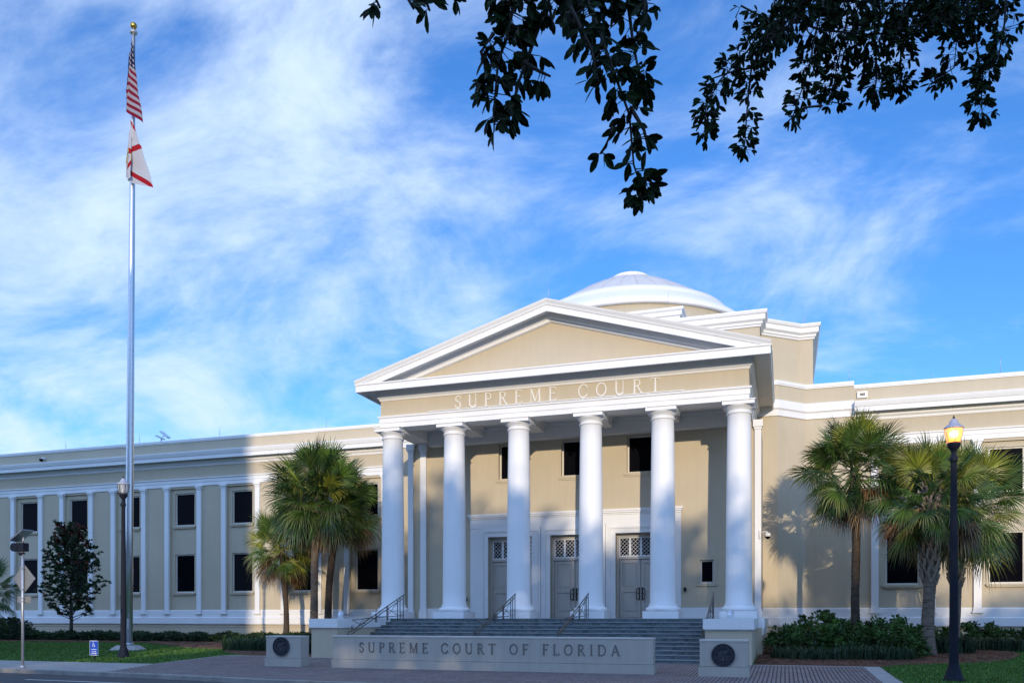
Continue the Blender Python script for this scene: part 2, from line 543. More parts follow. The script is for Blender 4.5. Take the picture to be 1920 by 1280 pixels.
for P in ([(2.42, kerb_y(2.4) + .15), (2.92, kerb_y(2.9) + .15), (2.92, 29.28), (2.42, 29.28)], [(-22.5, 29.22), (2.40, 29.02), (2.40, 29.28), (-22.5, 29.48)], [(-22.50, 29.2), (-22.02, 24.75), (-21.88, 24.75), (-22.36, 29.2)]):
    for lo in (True, False):
        p = clip(P, 24.75, lo)
        if len(p) > 2:
            n = mb.pts([(x, y, g(y) + .014) for x, y in p]); mb.face(range(n, n + len(p)))
tag(part('paving_border', mb, 'concrete'), kind='structure')
sheet('lawn', [(-160, 24.8), (-21.9, 24.76), (-22.52, 29.5), (2.95, 29.3), (2.95, 18.3), (160, 12.2), (160, 60), (-160, 60)], 'lawn', 0.0)
bedL = [(-120, 37.2), (-46, 37.3), (-34, 37.6), (-31.9, 36.3), (-28.2, 34.0), (-25.2, 33.2), (-24.2, 31.6), (-22.4, 30.2), (-21.2, 29.5), (-18.1, 29.5), (-18.1, 44.2), (-120, 44.2)]
bedR = [(-1.0, 29.3), (2.9, 29.3), (3.6, 30.2), (5.84, 31.6), (7.6, 33.6), (8.6, 36.4), (8.5, 38.0), (7.6, 39.0), (9.5, 40.0), (60, 40.2), (60, 44.2), (-1.0, 44.2)]
def mound(name, poly):
    # a slightly raised bed of straw
    mb = MB(); cx = sum(p[0] for p in poly) / len(poly); cy = sum(p[1] for p in poly) / len(poly)
    a = mb.pts([(x, y, g(y) - .02) for x, y in poly])
    b = mb.pts([(x + (cx - x) * .004 + (.25 if x < cx else -.25) * 0, y + (.22 if y < cy else -.0), g(y) + .07) for x, y in poly])
    k = len(poly)
    for i in range(k):
        j = (i + 1) % k; mb.face((a + i, a + j, b + j, b + i))
    mb.face(range(b, b + k))
    return tag(part(name, mb, 'soil'), kind='structure')
mound('mulch_bed', bedL); mound('mulch_bed', bedR)

def inpoly(x, y, poly):
    c = False
    for i in range(len(poly)):
        (x1, y1), (x2, y2) = poly[i], poly[i - 1]
        if (y1 > y) != (y2 > y) and x < (x2 - x1) * (y - y1) / (y2 - y1) + x1: c = not c
    return c

# grass blades on the two lawns (stuff)
mb = MB(); rg = random.Random(3)
def blades(x0, x1, y0, y1, cnt, lim):
    for _ in range(cnt):
        x = rg.uniform(x0, x1); y = rg.uniform(y0, y1)
        if not lim(x, y) or inpoly(x, y, bedL) or inpoly(x, y, bedR): continue
        h = rg.uniform(.04, .085); a = rg.uniform(0, math.pi); w = .022
        dx, dy = math.cos(a) * w, math.sin(a) * w; z = g(y); lx, ly = rg.uniform(-.03, .03), rg.uniform(-.03, .03)
        t = rg.uniform(.6, 1.5); c = (.055 * t * rg.uniform(.7, 1.5), .140 * t, .016 * t)
        n = mb.pts([(x - dx, y - dy, z), (x + dx, y + dy, z), (x + lx, y + ly, z + h)], c); mb.face((n, n + 1, n + 2))
blades(-60, -21.9, 24.8, 38, 60000, lambda x, y: x < -21.9 - (y - 24.75) * .13)
blades(2.95, 16, 21, 40, 45000, lambda x, y: True)
tag(part('grass', mb, 'leaf'), 'mown green grass blades on the lawns', 'grass', kind='stuff')
# pine straw litter
mb = MB()
for poly, bx, cnt in ((bedL, (-50, -18.2, 29.5, 43), 9000), (bedR, (-1, 14, 29.3, 43), 14000)):
    for _ in range(cnt):
        x = rg.uniform(bx[0], bx[1]); y = rg.uniform(bx[2], bx[3])
        if not inpoly(x, y, poly): continue
        a = rg.uniform(0, math.pi); l = rg.uniform(.06, .16); z = g(y) + .075
        dx, dy = math.cos(a) * l, math.sin(a) * l; t = rg.uniform(.5, 1.6)
        n = mb.pts([(x - dx, y - dy, z), (x + dx, y + dy, z + rg.uniform(0, .04)), (x + dx - dy * .1, y + dy + dx * .1 + .02, z + .02)], (.16 * t, .075 * t, .040 * t)); mb.face((n, n + 1, n + 2))
tag(part('pine_straw', mb, 'leaf'), 'reddish brown pine straw litter on the planting beds', 'mulch', kind='stuff')

# ------------------------------------------------------------------ courthouse
CXB = -9.56
CH = empty('courthouse', (CXB, 42.5, 0), 'beige neoclassical courthouse with white columned portico, pediment and low dome', 'courthouse')
WY = 44.3                                  # wing wall plane
ZS = (1.27, 1.70, 2.17, 10.15, 10.65, 11.40, 12.25, 13.0, 13.2)
winL = [-23.8 - 4.4 * k for k in range(9)]
winR = [5.45 + 4.48 * k for k in range(5)]
WXL, WXR = -62.5, 27.0

def wing(x0, x1, centers, inner_left):
    mb = MB()
    H1 = [(c - 1.06, c + 1.06, 2.17, 10.02) for c in centers]
    mb.holes(x0, x1, 0, 13.0, WY, H1, .12)
    for c in centers:
        mb.holes(c - 1.06, c + 1.06, 2.17, 10.02, WY + .12, [(c - .76, c + .76, 3.30, 5.78), (c - .76, c + .76, 7.62, 9.74)], .22)
    # roof, ends, back
    mb.box(x0, x1, WY + .45, WY + .75, 0, 13.0)
    mb.box(x0, x1, 60, 60.3, 0, 13.0)
    e = x0 if not inner_left else x1
    mb.box(min(e, e + (.3 if not inner_left else -.3)), max(e, e + (.3 if not inner_left else -.3)), WY + .76, 59.9, 0, 12.9)
    # short returns closing the gap between outer skin and inner wall at parapet
    n = mb.pts([(x0, WY, 13.0), (x1, WY, 13.0), (x1, WY + .75, 13.0), (x0, WY + .75, 13.0)]); mb.face((n, n + 1, n + 2, n + 3))
    for xx in (x0, x1):
        n = mb.pts([(xx, WY, 0), (xx, WY + .45, 0), (xx, WY + .45, 13.0), (xx, WY, 13.0)]); mb.face((n, n + 1, n + 2, n + 3))
    part('wall', mb, 'stucco', CH)
    mb = MB(); mb.box(x0 + .35, x1 - .35, WY + .76, 59.95, 12.2, 12.35); part('roof', mb, 'roof', CH)
    P = [(x0, WY), (x1, WY)]
    mb = MB()
    mb.mould(P, [(-.02, 1.25), (.10, 1.25), (.11, 1.28), (.14, 1.30), (.14, 1.68), (.07, 1.71), (.07, 2.12), (.05, 2.17), (-.02, 2.17)])
    part('base_course', mb, 'white', CH)
    mb = MB(); mb.mould(P, [(-.02, -.1), (.05, -.1), (.05, 1.09), (.085, 1.10), (.085, 1.16), (.05, 1.18), (-.02, 1.20)]); part('plinth_wall', mb, 'stucco', CH)
    mb = MB()
    mb.mould(P, [(-.02, 10.15), (.05, 10.15), (.05, 10.38), (.08, 10.385), (.08, 10.58), (.14, 10.60), (.14, 10.66), (-.02, 10.66)])
    mb.mould(P, [(-.02, 11.40), (.03, 11.40), (.05, 11.46), (.05, 11.52), (.13, 11.60), (.14, 11.66), (.15, 11.84), (.46, 11.86), (.47, 11.75), (.52, 11.75), (.52, 11.98), (.55, 12.0), (.60, 12.15), (.62, 12.24), (.60, 12.27), (-.02, 12.36)])
    part('cornice', mb, 'white', CH)
    mb = MB(); mb.mould(P, [(-.8, 13.0), (.04, 13.0), (.04, 13.05), (.07, 13.06), (.07, 13.19), (-.8, 13.21)])
    part('coping', mb, 'white', CH)

wing(WXL, -22.4, [c for c in winL], False)
wing(3.24, WXR, winR, True)

# low plinth wall strip colour is the wall itself; expansion joints as slim grooves
for xj in [c - 2.2 for c in winL[1:]] + [c + 2.24 for c in winR[:-1]]:
    mb = MB(); mb.box(xj - .010, xj + .010, WY - .003, WY + .02, 12.37, 13.0); part('joint', mb, 'frame', CH)

mb = MB(); mb.box(1.405, 1.425, WY - .053, WY - .045, 2.17, 13.15); part('joint', mb, 'frame', CH)
# pilaster: shaft mesh with base and cap as one slim part, shared
mb = MB()
mb.box(-.165, .165, -.13, .02, 2.02, 9.86)
mb.box(-.20, .20, -.165, .02, 1.98, 2.17)
mb.box(-.235, .235, -.20, .02, 1.90, 1.98)
mb.box(-.185, .185, -.15, .02, 9.86, 9.93)
mb.box(-.205, .205, -.17, .02, 9.93, 10.02)
mb.box(-.245, .245, -.21, .02, 10.02, 10.148)
pil = mb.mesh('pilaster', 'white')
for c in winL + winR:
    for s in (-1, 1):
        lpart('pilaster', pil, CH, (c + s * 1.26 - CXB, WY - 42.5, 0))

# windows
def win_meshes(w, h, d):
    f = MB()
    t = .075
    f.box(-w / 2, -w / 2 + t, 0, d, 0, h); f.box(w / 2 - t, w / 2, 0, d, 0, h)
    f.box(-w / 2 + t, w / 2 - t, 0, d, h - t, h); f.box(-w / 2 + t, w / 2 - t, 0, d, 0, t)
    p = MB(); p.box(-w / 2 + t, w / 2 - t, d * .45, d * .6, t, h - t)
    s = MB(); s.box(-w / 2 - .12, w / 2 + .12, -.20, 0, -.10, -.003); s.box(-w / 2 - .06, w / 2 + .06, -.17, 0, -.17, -.10)
    return f.mesh('window', 'framew'), p.mesh('pane', 'glass'), s.mesh('sill', 'stucco')
wu = win_meshes(1.52, 2.12, .10); wl = win_meshes(1.52, 2.48, .10)
for c in winL + winR:
    for (f, p, s), z in ((wu, 7.62), (wl, 3.30)):
        o = lpart('window', f, CH, (c - CXB, WY + .20 - 42.5, z))
        lpart('pane', p, o); lpart('sill', s, o)

# central block, lower storey outline
LB = [(-22.4, WY - .05), (-20.1, WY - .05), (-18.76, 42.9), (-.36, 42.9), (.98, WY - .05), (3.24, WY - .05)]
mb = MB(); mb.prism(LB + [(3.24, 52), (-22.4, 52)], 0, 13.16); part('wall', mb, 'stucco', CH)
mb = MB()
mb.mould(LB, [(-.02, 1.25), (.10, 1.25), (.11, 1.28), (.14, 1.30), (.14, 1.68), (.07, 1.71), (.07, 2.12), (.05, 2.17), (-.02, 2.17)])
part('base_course', mb, 'white', CH)
mb = MB(); mb.mould(LB, [(-.02, -.1), (.05, -.1), (.05, 1.09), (.085, 1.10), (.085, 1.16), (.05, 1.18), (-.02, 1.20)]); part('plinth_wall', mb, 'stucco', CH)
mb = MB()
mb.mould(LB, [(-.02, 11.64), (.06, 11.64), (.08, 11.92), (.12, 11.97), (.15, 12.0), (.15, 12.34), (.11, 12.40), (-.02, 12.46)])
part('cornice', mb, 'white', CH)
mb = MB(); mb.mould(LB, [(-.7, 13.16), (.05, 13.16), (.05, 13.22), (.08, 13.23), (.08, 13.38), (-.7, 13.40)]); part('coping', mb, 'white', CH)

# upper block behind the pediment
def mir(P): return [(2 * CXB - x, y) for x, y in P]
UR = [(-1.16, 41.7), (-1.16, 42.95), (.66, 44.45), (1.34, 44.45)]
UB = [(x + (.9 if i_ > 1 else 0), y) for i_, (x, y) in enumerate(mir(UR)[::-1])] + UR
mb = MB(); mb.prism(UB + [(1.34, 61), (2 * CXB - 1.34, 61)], 12.9, 16.2); part('wall', mb, 'stucco', CH)
mb = MB()
mb.mould([(2 * CXB - 1.34, 61)] + UB + [(1.34, 61)], [(-.4, 15.72), (.06, 15.72), (.08, 15.80), (.14, 15.84), (.14, 15.93), (.24, 16.0), (.26, 16.02), (.26, 16.24), (.32, 16.28), (.36, 16.38), (.36, 16.44), (-.4, 16.5)])
part('cornice', mb, 'white', CH)
mb = MB(); mb.prism([(2 * CXB + 1.3, 42.0), (-1.3, 42.0), (-1.3, 45), (1.2, 45), (1.2, 60.8), (2 * CXB - 1.2, 60.8), (2 * CXB - 1.2, 45), (2 * CXB + 1.3, 45)], 16.21, 16.3); part('roof', mb, 'roof', CH)
# attic piece in front of the drum
AT = [(-13.66, 47.4), (-13.66, 45.4), (-5.46, 45.4), (-5.46, 47.4)]
mb = MB(); mb.prism(AT, 16.3, 18.15); part('attic', mb, 'stucco', CH)
mb = MB(); mb.mould(AT, [(-.5, 17.86), (.05, 17.86), (.08, 17.98), (.16, 18.02), (.18, 18.22), (.26, 18.3), (.28, 18.42), (-.5, 18.5)]); part('cornice', mb, 'white', CH)
# drum and dome
DC = (CXB, 53.6)
mb = MB(); mb.lathe([(7.42, 16.2), (7.42, 19.36)], DC, 96); part('drum', mb, 'stucco', CH)
mb = MB()
prof = [(7.42, 19.30), (7.62, 19.32), (7.66, 19.40), (7.64, 19.47)] + [(r, 23.8 - 4.5 * (r / 8) ** 1.4) for r in np.linspace(7.5, 6.15, 6)] + [(6.12, 20.88), (6.05, 20.86)]
mb.lathe(prof, DC, 96, close_bot=False); part('dome_skirt', mb, 'white', CH)
mb = MB(); mb.lathe([(6.08, 20.45)] + [(r, 23.80 - 4.5 * (r / 8) ** 1.4) for r in np.linspace(6.08, 1.1, 16)], DC, 96, close_bot=False); dm = part('dome', mb, 'dome_grey', CH)
mb = MB()
for i in range(32):
    a = 2 * math.pi * (i + .3) / 32
    P = [(DC[0] + r * math.cos(a), DC[1] + r * math.sin(a), 23.845 - 4.5 * (r / 8) ** 1.4) for r in np.linspace(6.0, 1.2, 8)]
    mb.tube(P, .008, 4)
    mb.box(P[0][0] - .04, P[0][0] + .04, P[0][1] - .04, P[0][1] + .04, P[0][2] - .06, P[0][2] + .05)
part('dome_seam', mb, 'dome_grey', dm)
mb = MB(); mb.lathe([(1.25, 23.40), (1.32, 23.46), (1.30, 23.62), (1.15, 23.72), (.7, 23.84), (.1, 23.90)], DC, 48); part('dome_cap', mb, 'white', CH)

# ---- portico
PX0, PX1, PF = -17.76, -1.36, 34.45
LZ = 1.66
mb = MB(); mb.box(-18.25, -.85, 34.0, 42.9, 0, LZ - .36); part('podium', mb, 'stucco', CH)
mb = MB()
mb.box(-18.2, -.90, 34.03, 42.9, LZ - .36, LZ - .004)
mb.mould([(-18.25, 42.88), (-18.25, 34.02)], [(-.02, 1.0), (.04, 1.0), (.04, 1.2), (.08, 1.3), (.08, LZ), (-.06, LZ)])
mb.mould([(-.85, 34.02), (-.85, 42.88)], [(-.02, 1.0), (.04, 1.0), (.04, 1.2), (.08, 1.3), (.08, LZ), (-.06, LZ)])
part('podium_band', mb, 'white', CH)
mb = MB(); mb.box(-18.1, -1.0, 34.06, 42.85, LZ - .004, LZ); part('portico_floor', mb, 'marble', CH)
# steps
mb = MB(); NR = 11; z0 = .085; rise = (LZ - z0) / NR; tread = (34.0 - 29.15) / (NR - .0)
sx0, sx1 = -16.85, -2.62
for k in range(NR):
    y0 = 29.15 + tread * k; z1 = z0 + rise * (k + 1)
    y1 = 34.0 + (.03 if k == NR - 1 else .0)
    mb.box(sx0, sx1, y0, 34.02 + .001 * k, z1 - rise + .0, z1 - .028, 0)
st = part('steps', mb, 'marble', CH)
mb = MB()
for k in range(NR):
    y0 = 29.15 + tread * k; z1 = z0 + rise * (k + 1)
    mb.box(sx0, sx1, y0 - .03, y0 + tread + .0 if k < NR - 1 else 34.05, z1 - .028, z1, 0)
part('tread', mb, 'nosing', st)
# cheek walls
for (a, b) in ((-18.02, -16.87), (-2.60, -1.06)):
    mb = MB(); mb.box(a, b, 29.0, 34.0, 0, 1.30)
    ck = part('cheek_wall', mb, 'stucco', CH)
    mb = MB(); mb.box(a - .07, b + .07, 28.92, 34.0, 1.30, 1.655); mb.box(a - .03, b + .03, 28.96, 34.0, 1.27, 1.30)
    part('cheek_cap', mb, 'white', ck)

# columns
shaft = MB()
prof = []
H0, H1 = LZ + .60, 9.90
for i in range(13):
    t = i / 12
    r = .530 - (.530 - .462) * (t ** 1.6)
    prof.append((r, H0 + (H1 - H0) * t))
prof = [(.575, H0 - .04), (.565, H0), (.536, H0 + .06)] + prof[1:]
prof += [(.470, 9.91), (.505, 9.925), (.520, 9.955), (.505, 9.985), (.468, 10.0), (.465, 10.10)]
shaft.lathe(prof, (0, 0), 56)
cap = MB()
cap.lathe([(.462, 10.08), (.50, 10.10), (.505, 10.125), (.56, 10.16), (.605, 10.20), (.62, 10.235)], (0, 0), 56)
cap.box(-.63, .63, -.63, .63, 10.235, 10.38); cap.box(-.67, .67, -.67, .67, 10.38, 10.419)
base = MB()
base.box(-.73, .73, -.73, .73, LZ + .001, LZ + .30)
base.lathe([(.66, LZ + .30), (.705, LZ + .33), (.72, LZ + .385), (.705, LZ + .44), (.65, LZ + .475), (.60, LZ + .49), (.59, LZ + .51), (.585, LZ + .57)], (0, 0), 56)
sm, cm, bm_ = shaft.mesh('column', 'white'), cap.mesh('capital', 'white'), base.mesh('column_base', 'white')
CDX = (-7.78, -4.70, -1.63, 1.63, 4.70, 7.78)
for dx_ in CDX:
    c = lpart('column', sm, CH, (dx_, 34.9 - 42.5, 0)); lpart('capital', cm, c); lpart('column_base', bm_, c)
# entablature
EP = [(PX0, 42.88), (PX0, PF), (PX1, PF), (PX1, 42.88)]
mb = MB()
mb.mould(EP, [(-.90, 10.42), (0, 10.42), (0, 10.64), (.035, 10.645), (.035, 10.86), (.09, 10.875), (.10, 10.95), (-.02, 10.96), (-.90, 10.96)])
part('architrave', mb, 'white', CH)
mb = MB(); mb.mould(EP, [(-.90, 10.96), (-.01, 10.96), (-.01, 11.66), (-.90, 11.66)]); part('frieze', mb, 'stucco', CH)
mb = MB()
mb.mould(EP, [(-.90, 11.66), (.02, 11.66), (.05, 11.74), (.10, 11.78), (.16, 11.86), (.17, 11.90), (.18, 12.08), (.74, 12.10), (.75, 11.94), (.83, 11.94), (.83, 12.22), (.87, 12.25), (.87, 12.30), (-.90, 12.34)])
part('cornice', mb, 'white', CH)
mb = MB(); mb.box(PX0 + .89, PX1 - .89, PF + .89, 42.9, 10.90, 10.96)
for dx_ in CDX[1:-1]:
    mb.box(CXB + dx_ - .36, CXB + dx_ + .36, PF + .90, 37.85, 10.46, 10.90)
    mb.box(CXB + dx_ - .42, CXB + dx_ + .42, PF + .90, 37.85, 10.78, 10.90)
mb.box(PX0 + .90, PX1 - .90, 37.85, 38.32, 10.20, 10.90); mb.box(PX0 + .90, PX1 - .90, 37.78, 37.85, 10.72, 10.898)
part('ceiling', mb, 'white', CH)
# raking cornice and tympanum
HW, ZE, ZA = 9.05, 12.44, 15.12
SL = (ZA - ZE) / HW
def rake(mb, prof, hw=HW):
    # prof: (y, drop) closed loop
    k = len(prof); rows = []
    for x in (-hw, 0, hw):
        q = []
        for y, t in prof:
            xm = min(hw, (ZA - t - 12.2) / SL)
            xx = max(-xm, min(xm, x)); q.append((CXB + xx, y, ZA - SL * abs(xx) - t))
        rows.append(mb.pts(q))
    for a, b in zip(rows, rows[1:]):
        for j in range(k):
            j2 = (j + 1) % k; mb.face((a + j, b + j, b + j2, a + j2))
    mb.face([rows[0] + j for j in range(k)]); mb.face([rows[-1] + j for j in range(k)][::-1])
mb = MB()
rake(mb, [(33.50, 0.0), (33.52, .06), (33.58, .16), (33.60, .22), (33.60, .235), (33.64, .24), (33.64, .50), (33.69, .50), (33.70, .36), (34.19, .36), (34.20, .50), (34.22, .56), (34.28, .60), (34.30, .70), (34.38, .74), (34.50, .74), (34.50, 0.0)], HW)
rk = part('raking_cornice', mb, 'white', CH)
mb = MB()
tz = lambda x: ZA - .70 - SL * abs(x)
hwt = (ZA - .70 - 12.2) / SL
mb.yprism([(CXB - hwt, 12.2), (CXB + hwt, 12.2), (CXB, tz(0))], 34.42, 34.9); part('tympanum', mb, 'stucco', CH)
mb = MB()
a = [(CXB - HW, ZE - .20), (CXB, ZA - .20), (CXB + HW, ZE - .20), (CXB + HW, ZE - .02), (CXB, ZA - .02), (CXB - HW, ZE - .02)]
mb.yprism(a, 34.51, 42.4); part('roof', mb, 'roof', CH)
# side eave gutters
mb = MB()
for s in (-1, 1):
    X = CXB + s * HW
    mb.box(min(X, X - s * .3), max(X, X - s * .3), 34.51, 42.9, 12.31, ZE - .21); mb.box(min(X, X + s * .03), max(X, X + s * .03), 34.51, 42.9, 12.30, ZE - .02)
part('gutter', mb, 'white', CH)

# portico back wall
YW = 38.3
doorsC = [-12.72, -9.56, -6.40]
H = [(c - 1.12, c + 1.12, LZ, 5.63) for c in doorsC] + [(c - .60, c + .60, 8.42, 10.15) for c in doorsC] + [(-3.66, -3.04, 3.24, 4.30)]
H += [(-16.08, -15.46, 3.24, 4.30)]
mb = MB(); mb.holes(PX0 + .3, PX1 - .3, LZ, 10.5, YW, H, .42)
mb.box(PX0 + .3, PX1 - .3, YW + .44, YW + .7, LZ, 10.5)
mb.box(-17.50, -17.2, YW + .71, 42.9, LZ, 10.6); mb.box(-1.62, -1.32, YW + .71, 42.9, LZ, 10.6)
part('wall', mb, 'stucco', CH)
mb = MB()   # skirting band
for a, b in ((PX0 + .62, -14.95), (-4.60, PX1 - .66)):
    mb.box(a, b, YW - .06, YW + .02, LZ, 2.15); mb.box(a, b, YW - .10, YW + .02, LZ, 1.80)
part('base_course', mb, 'white', CH)
for xa, xb, s in ((-18.12, -17.84, 1), (-17.44, -17.13, 1), (-1.28, -1.00, 1), (-1.99, -1.68, 1)):
    mb = MB(); mb.box(xa, xb, YW - .16, YW + .10, LZ + .45, 10.02)
    mb.box(xa - .06, xb + .06, YW - .22, YW + .10, LZ, LZ + .30); mb.box(xa - .03, xb + .03, YW - .19, YW + .10, LZ + .30, LZ + .45)
    mb.box(xa - .03, xb + .03, YW - .19, YW + .10, 10.02, 10.12); mb.box(xa - .07, xb + .07, YW - .23, YW + .10, 10.12, 10.42)
    part('anta', mb, 'white', CH)
mb = MB(); mb.box(-17.84, -17.44, YW - .05, YW + .10, LZ, 10.42); mb.box(-18.05, -17.50, YW + .11, 42.9, LZ, 10.41)
mb.box(-1.68, -1.28, YW - .05, YW + .10, LZ, 10.42); mb.box(-1.31, -1.05, YW + .11, 42.9, LZ, 10.41); part('wall', mb, 'stucco', CH)

# door surround: one stepped white casing per door under a shared moulded head
for c in doorsC:
    mb = MB()
    def frame_(x0, x1, zt, t, yf):
        mb.box(c - x1, c - x0, yf, YW + .03 - t, LZ, zt); mb.box(c + x0, c + x1, yf, YW + .03 - t, LZ, zt)
        mb.box(c - x0, c + x0, yf, YW + .03 - t, zt - (x1 - x0), zt)
    frame_(1.12, 1.34, 5.85, 0, YW - .10)
    frame_(1.34, 1.44, 5.95, .001, YW - .14)
    frame_(1.44, 1.56, 6.07, .002, YW - .09)
    part('door_casing', mb, 'white', CH)
mb = MB()
mb.box(-14.78, -4.50, YW - .08, YW + .012, 6.072, 6.50)
mb.box(-14.80, -4.48, YW - .12, YW + .01, 6.50, 6.58); mb.box(-14.84, -4.44, YW - .18, YW + .01, 6.58, 6.66); mb.box(-14.88, -4.40, YW - .22, YW + .01, 6.66, 6.75)
for a, b in ((-14.78, -14.29), (-11.15, -11.13), (-7.99, -7.97), (-4.83, -4.50)):
    mb.box(a, b, YW - .05, YW + .011, LZ, 6.072)
part('door_entablature', mb, 'white', CH)

def lattice(mb, x0, x1, z0, z1, y):
    t = .022
    mb.box(x0, x1, y - .03, y + .03, z0, z0 + .05); mb.box(x0, x1, y - .03, y + .03, z1 - .05, z1)
    mb.box(x0, x0 + .05, y - .03, y + .03, z0 + .05, z1 - .05); mb.box(x1 - .05, x1, y - .03, y + .03, z0 + .05, z1 - .05)
    a, b, cz, d = x0 + .05, x1 - .05, z0 + .05, z1 - .05
    step = .18
    k = -10
    w, h = b - a, d - cz
    off = -h
    while off < w:
        # line x = a+off+s, z = cz+s
        s0 = max(0, -off); s1 = min(h, w - off)
        if s1 - s0 > .02:
            mb.bar((a + off + s0, y, cz + s0), (a + off + s1, y, cz + s1), .030, .014)
            mb.bar((b - off - s0, y + .014, cz + s0), (b - off - s1, y + .014, cz + s1), .030, .014)
        off += step
door_leaf = MB()
W_, Hd = 1.0, 2.72
door_leaf.box(0, W_, .012, .05, 0, Hd)
door_leaf.box(.008, .13, -.03, .012, .01, Hd - .01); door_leaf.box(.87, W_ - .008, -.03, .012, .01, Hd - .01)
for za, zb_ in ((.01, .21), (1.19, 1.37), (2.56, Hd - .01)): door_leaf.box(.13, .87, -.03, .012, za, zb_)
for (x0, x1, z0, z1) in ((.13, .87, .21, 1.19), (.13, .87, 1.37, 2.56)):
    door_leaf.box(x0 + .11, x1 - .11, -.018, .012, z0 + .11, z1 - .11)
dlm = door_leaf.mesh('door_leaf', 'door')
hd = MB(); hd.tube([(.06, 0, -.24), (.05, -.07, -.25), (-.05, -.08, -.25), (-.07, -.08, -.20), (-.07, -.08, .20), (-.05, -.08, .25), (.05, -.07, .25), (.06, 0, .24)], .020, 8)
hd.box(.03, .09, -.012, -.001, -.30, .30); hd.tube([(.03, -.01, .02), (.03, -.06, .02)], .035, 10)
hdm = hd.mesh('handle', 'bronze')
for c in doorsC:
    d0 = YW + .38
    mb = MB()
    mb.box(c - 1.12, c - 1.02, d0 - .05, d0 + .06, LZ, 5.63); mb.box(c + 1.02, c + 1.12, d0 - .05, d0 + .06, LZ, 5.63)
    mb.box(c - 1.02, c + 1.02, d0 - .05, d0 + .06, 4.42, 4.56); mb.box(c - 1.02, c + 1.02, d0 - .05, d0 + .06, 5.47, 5.63)
    mb.box(c - 1.02, c + 1.02, d0 - .09, d0 - .05, 4.44, 4.50)
    mb.box(c - 1.02, c + 1.02, d0 - .05, d0 + .06, LZ, LZ + .03)
    dr = part('door', mb, 'door', CH, (c, d0, LZ))
    mb = MB()
    for i in range(4):
        lattice(mb, c - 1.02 + .51 * i, c - 1.02 + .51 * (i + 1), 4.56, 5.47, d0)
    part('transom_lattice', mb, 'white', dr)
    mb = MB(); mb.box(c - 1.02, c + 1.02, d0 + .04, d0 + .055, 4.56, 5.47); part('transom_pane', mb, 'glass', dr)
    for s in (-1, 1):
        o = lpart('door_leaf', dlm, dr, ((-1.01 if s < 0 else .01), 0, .035))
        o.scale = (1, 1, 1)
    lpart('handle', hdm, dr, (-.13, -.03, 1.15)); hh_ = lpart('handle', hdm, dr, (.13, -.03, 1.15)); hh_.scale = (-1, 1, 1)

pu = win_meshes(1.20, 1.73, .10)
for c in doorsC:
    o = lpart('window', pu[0], CH, (c - CXB, YW + .22 - 42.5, 8.42)); lpart('pane', pu[1], o)
    sl_ = MB(); sl_.box(-.72, .72, -.29, 0, -.11, -.003); sl_.box(-.66, .66, -.26, 0, -.18, -.11); lpart('sill', sl_.mesh('sill', 'stucco'), o)
ps = win_meshes(.62, 1.06, .10)
for c in (-3.35, -15.77):
    o = lpart('window', ps[0], CH, (c - CXB, YW + .10 - 42.5, 3.24)); lpart('pane', ps[1], o)
    sl_ = MB(); sl_.box(-.46, .46, -.16, 0, -.12, -.003)
    for a, b, zz0, zz1 in ((-.42, -.311, 0, 1.17), (.311, .42, 0, 1.17), (-.311, .311, 1.062, 1.17)):
        sl_.box(a, b, -.14, -.09, zz0, zz1)
    lpart('sill', sl_.mesh('sill', 'stucco'), o)

